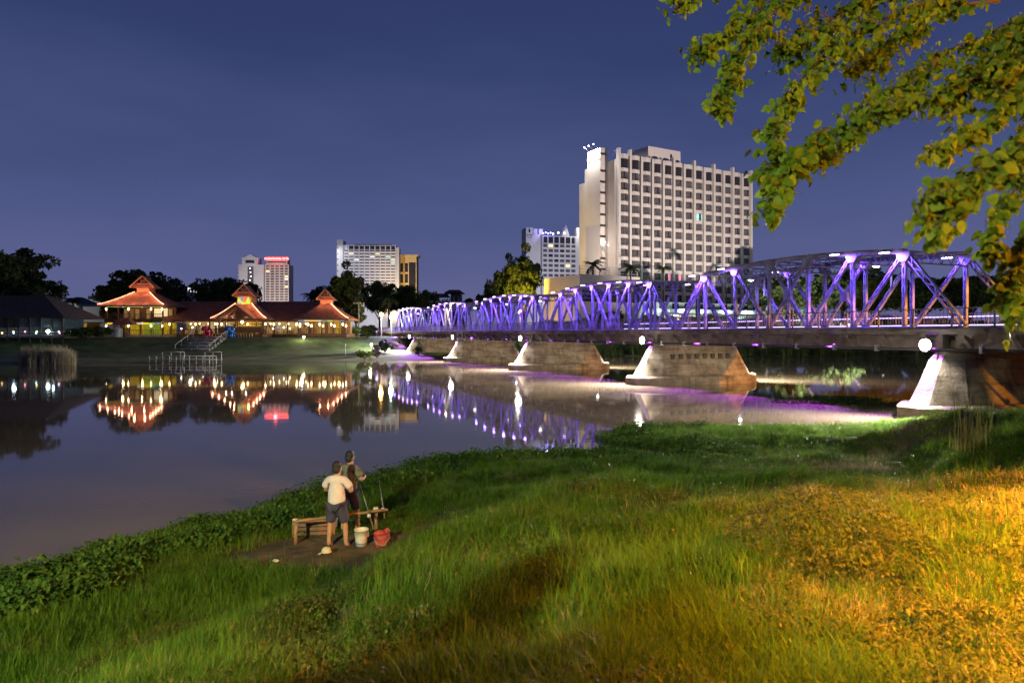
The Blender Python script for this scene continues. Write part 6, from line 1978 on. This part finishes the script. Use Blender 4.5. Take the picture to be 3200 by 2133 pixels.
def person(label, x, y, rz, shirt, sc=1.0, arms=((0.30, 0.18), (0.30, 0.12)), group=None, legsep=0.13):
    """standing figure, local +y is forward (away from the viewer when rz = 0)"""
    z = near_z(x, y)
    t = thing('person', label, 'person', (x, y, z), rz, group)
    t.scale = (sc, sc, sc)
    lx, rx_ = -legsep, legsep
    J = {'pelvis': (0, 0, .93, .11, .09), 'waist': (0, .0, 1.08, .095, .08), 'chest': (0, .01, 1.28, .105, .085), 'neck0': (0, 0, 1.42, .06, .06), 'neck': (0, .02, 1.50, .055, .055), 'skull': (0, .045, 1.58, .075, .085), 'crown': (0, .03, 1.67, .068, .08),
         'lh': (lx * .75, 0, .90, .095, .095), 'lk': (lx * 1.15, .03, .50, .06), 'la': (lx * 1.25, -.02, .09, .042), 'lt': (lx * 1.35, .15, .035, .035, .03),
         'rh': (rx_ * .75, 0, .90, .095, .095), 'rk': (rx_ * 1.25, .04, .50, .06), 'ra': (rx_ * 1.45, .03, .09, .042), 'rt': (rx_ * 1.6, .20, .035, .035, .03),
         'ls': (-.175, 0, 1.37, .05), 'le': (-.27, arms[0][1] * .3, 1.13, .045), 'lw': (-.17, arms[0][0], 1.13, .03), 'lp': (-.12, arms[0][0] + .06, 1.14, .034, .018),
         'rs': (.175, 0, 1.37, .05), 're': (.29, arms[1][1] * .3, 1.14, .045), 'rw': (.18, arms[1][0], 1.17, .03), 'rp': (.12, arms[1][0] + .06, 1.19, .034, .018)}
    E = [('pelvis', 'waist'), ('waist', 'chest'), ('chest', 'neck0'), ('neck0', 'neck'), ('neck', 'skull'), ('skull', 'crown'), ('pelvis', 'lh'), ('lh', 'lk'), ('lk', 'la'), ('la', 'lt'), ('pelvis', 'rh'), ('rh', 'rk'), ('rk', 'ra'), ('ra', 'rt'),
         ('neck0', 'ls'), ('ls', 'le'), ('le', 'lw'), ('lw', 'lp'), ('neck0', 'rs'), ('rs', 're'), ('re', 'rw'), ('rw', 'rp')]
    body = skinned('body', J, E, skin, t)
    # fingers curled round the rod
    for s_, w, wy in ((-1, 'lp', arms[0][0]), (1, 'rp', arms[1][0])):
        px, py, pz = J[w][:3]
        for k in range(4):
            zz = pz + .03 - k * .02
            m = MB(); m.tube([(px, py, zz), (px - s_ * .03, py + .035, zz), (px - s_ * .06, py + .03, zz - .004), (px - s_ * .065, py + .002, zz - .006)], [.010, .0095, .009, .007], 6); m.build('finger', skin, t, smooth=True)
        m = MB(); m.tube([(px, py - .02, pz + .02), (px - s_ * .02, py - .035, pz + .05), (px - s_ * .045, py - .01, pz + .06)], [.012, .011, .009], 6); m.build('thumb', skin, t, smooth=True)
    # head features
    for s_ in (-1, 1):
        m = sphere_mb((s_ * .083, .03, 1.585), .032, 8, 6, (.4, .7, 1.1)); m.build('ear', skin, t, smooth=True)
        m = sphere_mb((s_ * .032, .128, 1.60), .013, 8, 6); m.build('eye', M('eye_white', (.6, .58, .55), rough=.2, var=.02), t, smooth=True)
    m = MB(); m.tube([(0, .125, 1.60), (0, .15, 1.565), (0, .13, 1.555)], [.012, .018, .012], 6); m.build('nose', skin, t, smooth=True)
    m = MB(); m.tube([(-.025, .125, 1.525), (0, .134, 1.523), (.025, .125, 1.525)], [.006, .009, .006], 6); m.build('mouth', M('lip', (.25, .09, .07), var=.05), t, smooth=True)
    m = sphere_mb((0, .012, 1.645), .100, 16, 10, (.92, 1.02, 1.0)); sphere_mb((0, -.035, 1.575), .082, 14, 8, (.98, .7, 1.05), m); m.build('hair', hair_m, t, smooth=True)
    # loose shirt
    JS = {'hem': (0, 0, .84, .20, .155), 'belly': (0, 0, 1.0, .188, .145), 'mid': (0, .0, 1.18, .185, .14), 'up': (0, 0, 1.33, .185, .14), 'yk': (0, 0, 1.405, .15, .125), 'col': (0, .01, 1.475, .08, .08),
          'sl': (-.195, 0, 1.375, .088), 'cl': (-.268, arms[0][1] * .18, 1.19, .082), 'sr': (.195, 0, 1.375, .088), 'cr': (.285, arms[1][1] * .18, 1.20, .082)}
    skinned('shirt', JS, [('hem', 'belly'), ('belly', 'mid'), ('mid', 'up'), ('up', 'yk'), ('yk', 'col'), ('yk', 'sl'), ('sl', 'cl'), ('yk', 'sr'), ('sr', 'cr')], shirt, t)
    JP = {'w': (0, 0, .93, .155, .125), 'l0': (lx * .75, 0, .86, .125), 'l1': (lx * 1.0, .02, .62, .105), 'l2': (lx * 1.15, .03, .50, .098), 'r0': (rx_ * .75, 0, .86, .125), 'r1': (rx_ * 1.05, .03, .62, .105), 'r2': (rx_ * 1.25, .04, .50, .098)}
    skinned('shorts', JP, [('w', 'l0'), ('l0', 'l1'), ('l1', 'l2'), ('w', 'r0'), ('r0', 'r1'), ('r1', 'r2')], short_n, t)
    for s_, a, tt in ((-1, 'la', 'lt'), (1, 'ra', 'rt')):
        m = MB(); m.box(((J[a][0] + J[tt][0]) / 2, (J[a][1] + J[tt][1]) / 2 + .01, .010), (.09, .25, .02), math.atan2(-(J[tt][0] - J[a][0]), .2)); m.build('sandal', sandal, t)
    return t
f1 = at(1052, 1700, 13.55)
person('person in a pale shirt and navy shorts standing at the bamboo rail', f1.x, 13.55, R(-12), shirt_w, 1.0, group='anglers on the near bank')
f2 = at(1092, 1680, 14.35)
person('person in an olive shirt standing behind the one in the pale shirt', f2.x, 14.35, R(-25), shirt_o, 1.0, group='anglers on the near bank')

# ------------------------------------------------------------------ fishing gear
bamboo = M('bamboo', (0.22, 0.13, 0.055), rough=0.5, var=0.3, scale=7)
twine = M('pale_twine', (0.55, 0.5, 0.4), rough=0.9)
pa = at2(672, 1198, 13.6); pb = at2(890, 1170, 14.2)
za, zb = near_z(pa.x, pa.y), near_z(pb.x, pb.y)
t = thing('bamboo_rail', 'bamboo pole rail on two posts in front of the anglers', 'rail', (0, 0, 0), 0)
pp = [pa.lerp(pb, k / 8) for k in range(9)]
m = MB()
m.tube([p + Vector((0, 0, 0.01 * (k % 2))) for k, p in enumerate(pp)], [0.030 + 0.003 * (k % 2) for k in range(9)], 8); m.build('pole', bamboo, t, smooth=True)
for p, z0 in ((pa + Vector((.03, .04, 0)), za), (pb - Vector((.25, 0, 0)), zb)):
    m = MB(); m.tube([(p.x, p.y + .05, z0 - .2), (p.x, p.y + .05, p.z + .05)], 0.032, 8); o = m.build('post', bamboo, t, smooth=True)
    m = MB(); m.tube([(p.x, p.y + .02, p.z - .045), (p.x, p.y + .02, p.z + .045)], 0.05, 10); m.build('lashing', twine, t, smooth=True)
def rod(label, px0, py0, d0, px1, py1, d1):
    a = at2(px0, py0, d0); b = at2(px1, py1, d1)
    t = thing('fishing_rod', label, 'fishing rod', a, 0, 'fishing rods at the bamboo rail')
    v = b - a
    m = MB(); m.tube([(0, 0, 0), v * .25], [.014, .012], 8); m.build('handle', timber, t, smooth=True)
    m = MB(); m.tube([v * .25, v * .6, v], [.008, .006, .003], 6); m.build('blank', M('blue_grey_rod', (0.20, 0.24, 0.32), rough=.3, var=.3, scale=9), t, smooth=True)
    m = MB(); m.lathe(tuple(v * .2 + Vector((0, -.05, 0))), [(.03, -.03), (.035, 0), (.03, .03)], 10); m.build('reel', galv, t)
    for f_ in (.4, .6, .8):
        m = MB(); m.tube([v * f_, v * f_ + Vector((0, -.03, .01))], .006, 5); m.build('guide', galv, t)
rod('long fishing rod leaning on the rail beside the white bucket', 858, 1214, 13.75, 812, 1060, 14.6)
rod('short fishing rod leaning against the rail near the olive shirt', 826, 1205, 13.9, 803, 1080, 15.4)
rod('thin fishing rod rising at the right post of the rail', 884, 1190, 14.2, 868, 1085, 15.6)
# bucket
bk = at(1129, 1700, 13.5); bz = near_z(bk.x, 13.5)
t = thing('bucket', 'white plastic bucket with a printed band beside the rail', 'bucket', (bk.x, 13.5, bz), R(20))
bm_ = M('white_bucket_plastic', (0.50, 0.46, 0.40), rough=0.4, var=0.06)
m = MB(); m.lathe((0, 0, 0), [(.105, 0), (.118, .14), (.132, .30), (.138, .30), (.138, .325), (.128, .325), (.12, .28), (.10, .02)], 20); m.build('body', bm_, t, smooth=True)
m = MB(); m.lathe((0, 0, 0), [(.1095, .035), (.1125, .07)], 20); m.build('blue_band', M('blue_print_band', (0.10, 0.18, 0.34), rough=.4), t, smooth=True)
m = MB(); m.lathe((0, 0, 0), [(.0, .26), (.118, .262)], 20); m.build('water', M('bucket_water', (0.2, 0.18, 0.15), rough=.1), t)
m = MB(); m.tube([(-.136, 0, .29), (-.13, -.09, .20), (0, -.155, .14), (.13, -.09, .20), (.136, 0, .29)], .004, 6); m.build('handle', galv, t, smooth=True)
# red bag
rb = at(1193, 1695, 13.6); rz_ = near_z(rb.x, 13.6)
red_c = M('red_nylon', (0.30, 0.035, 0.028), rough=0.6, var=0.2, scale=6, bump=0.5, bscale=9)
t = thing('shoulder_bag', 'open red nylon bag lying beside the bucket', 'bag', (rb.x, 13.6, rz_), R(10))
m = MB()
rings = []
for k, (sx, sy, z, ox) in enumerate(((.13, .09, 0, 0), (.16, .11, .06, 0), (.15, .11, .16, .01), (.145, .10, .22, .01), (.12, .08, .24, .015))):
    rings.append([(ox + sx * math.cos(a * math.pi / 7) * (1 + .05 * math.sin(3 * a)), sy * math.sin(a * math.pi / 7), z + .012 * math.sin(2.3 * a)) for a in range(14)])
m.loft(rings); m.build('body', red_c, t, smooth=True)
m = sphere_mb((-.04, -.01, .26), .12, 12, 8, (1.05, .55, .55)); m.build('flap', red_c, t, smooth=True)
m = sphere_mb((.10, .0, .29), .08, 10, 6, (.75, .5, .9)); m.build('side_flap', red_c, t, smooth=True)
m = MB(); m.b2(-.11, .10, -.128, -.10, .03, .15); m.build('pocket', red_c, t)
m = MB(); m.tube([(-.15, -.06, .2), (-.1, -.15, .1), (.05, -.16, .05), (.16, -.08, .2)], .014, 6); m.build('strap', M('grey_strap', (.2, .16, .15)), t, smooth=True)
# woven cap on the dirt
hb = at(1020, 1714, 13.1); hz = near_z(hb.x, 13.1)
t = thing('sun_hat', 'small beige hat with a cord lying on the trodden earth', 'hat', (hb.x, 13.1, hz), R(30))
bei = M('beige_canvas', (0.50, 0.42, 0.30), rough=0.9, var=0.15, scale=8)
m = sphere_mb((0, 0, .06), .085, 14, 8, (1.1, .9, .8)); m.build('crown', bei, t, smooth=True)
m = MB(); m.lathe((0, 0, .045), [(.085, 0), (.105, -.01), (.107, -.016), (.085, -.012)], 16); m.build('brim', bei, t, smooth=True)
m = MB(); m.tube([(-.09, -.02, .04), (-.15, -.06, .02), (-.17, -.02, .02), (-.12, .03, .02), (-.09, -.01, .03)], .006, 6); m.build('cord', twine, t, smooth=True)
# pale litter on the earth and a wooden crate behind the legs
lb = at(862, 1760, 12.6)
tag(sphere_mb((0, 0, .025), .05, 8, 5, (1.3, .8, .6)).build('crumpled_paper', twine, None, loc=(lb.x, 12.6, near_z(lb.x, 12.6))), 'crumpled pale paper on the trodden earth', 'litter')
cb = at(985, 1690, 14.3); cz = near_z(cb.x, 14.3)
t = thing('wooden_crate', 'low brown plank crate behind the legs of the anglers', 'crate', (cb.x, 14.3, cz), R(8))
for k in range(3):
    m = MB(); m.b2(-.45, .40, -.02, .02, .03 + k * .09, .10 + k * .09); m.build('plank', timber, t)
    m = MB(); m.b2(-.45, .40, .33, .37, .03 + k * .09, .10 + k * .09); m.build('plank', timber, t)
for xx in (-.43, .38):
    m = MB(); m.b2(xx - .03, xx + .03, -.05, .40, .0, .30); m.build('corner_post', timber, t)
# a person leaning on the bridge railing
ps = s_from_X(1531, 0.5)
pw = bw(ps, 0.55, DECK)
t = thing('person', 'distant person in dark clothes leaning on the bridge railing', 'person', pw, B_ROT + math.pi / 2)
J = {'p': (0, 0, .92, .14, .1), 'c': (0, .08, 1.28, .17, .12), 'n': (0, .1, 1.48, .06), 'h': (0, .12, 1.62, .10), 'lk': (-.1, .03, .5, .08), 'la': (-.11, 0, .05, .06), 'rk': (.1, .03, .5, .08), 'ra': (.11, 0, .05, .06), 'le': (-.28, .15, 1.12, .05), 'lw': (-.2, .38, 1.08, .04), 're': (.28, .15, 1.12, .05), 'rw': (.2, .38, 1.08, .04)}
skinned('body', J, [('p', 'c'), ('c', 'n'), ('n', 'h'), ('p', 'lk'), ('lk', 'la'), ('p', 'rk'), ('rk', 'ra'), ('c', 'le'), ('le', 'lw'), ('c', 're'), ('re', 'rw')], shirt_o, t, 1)
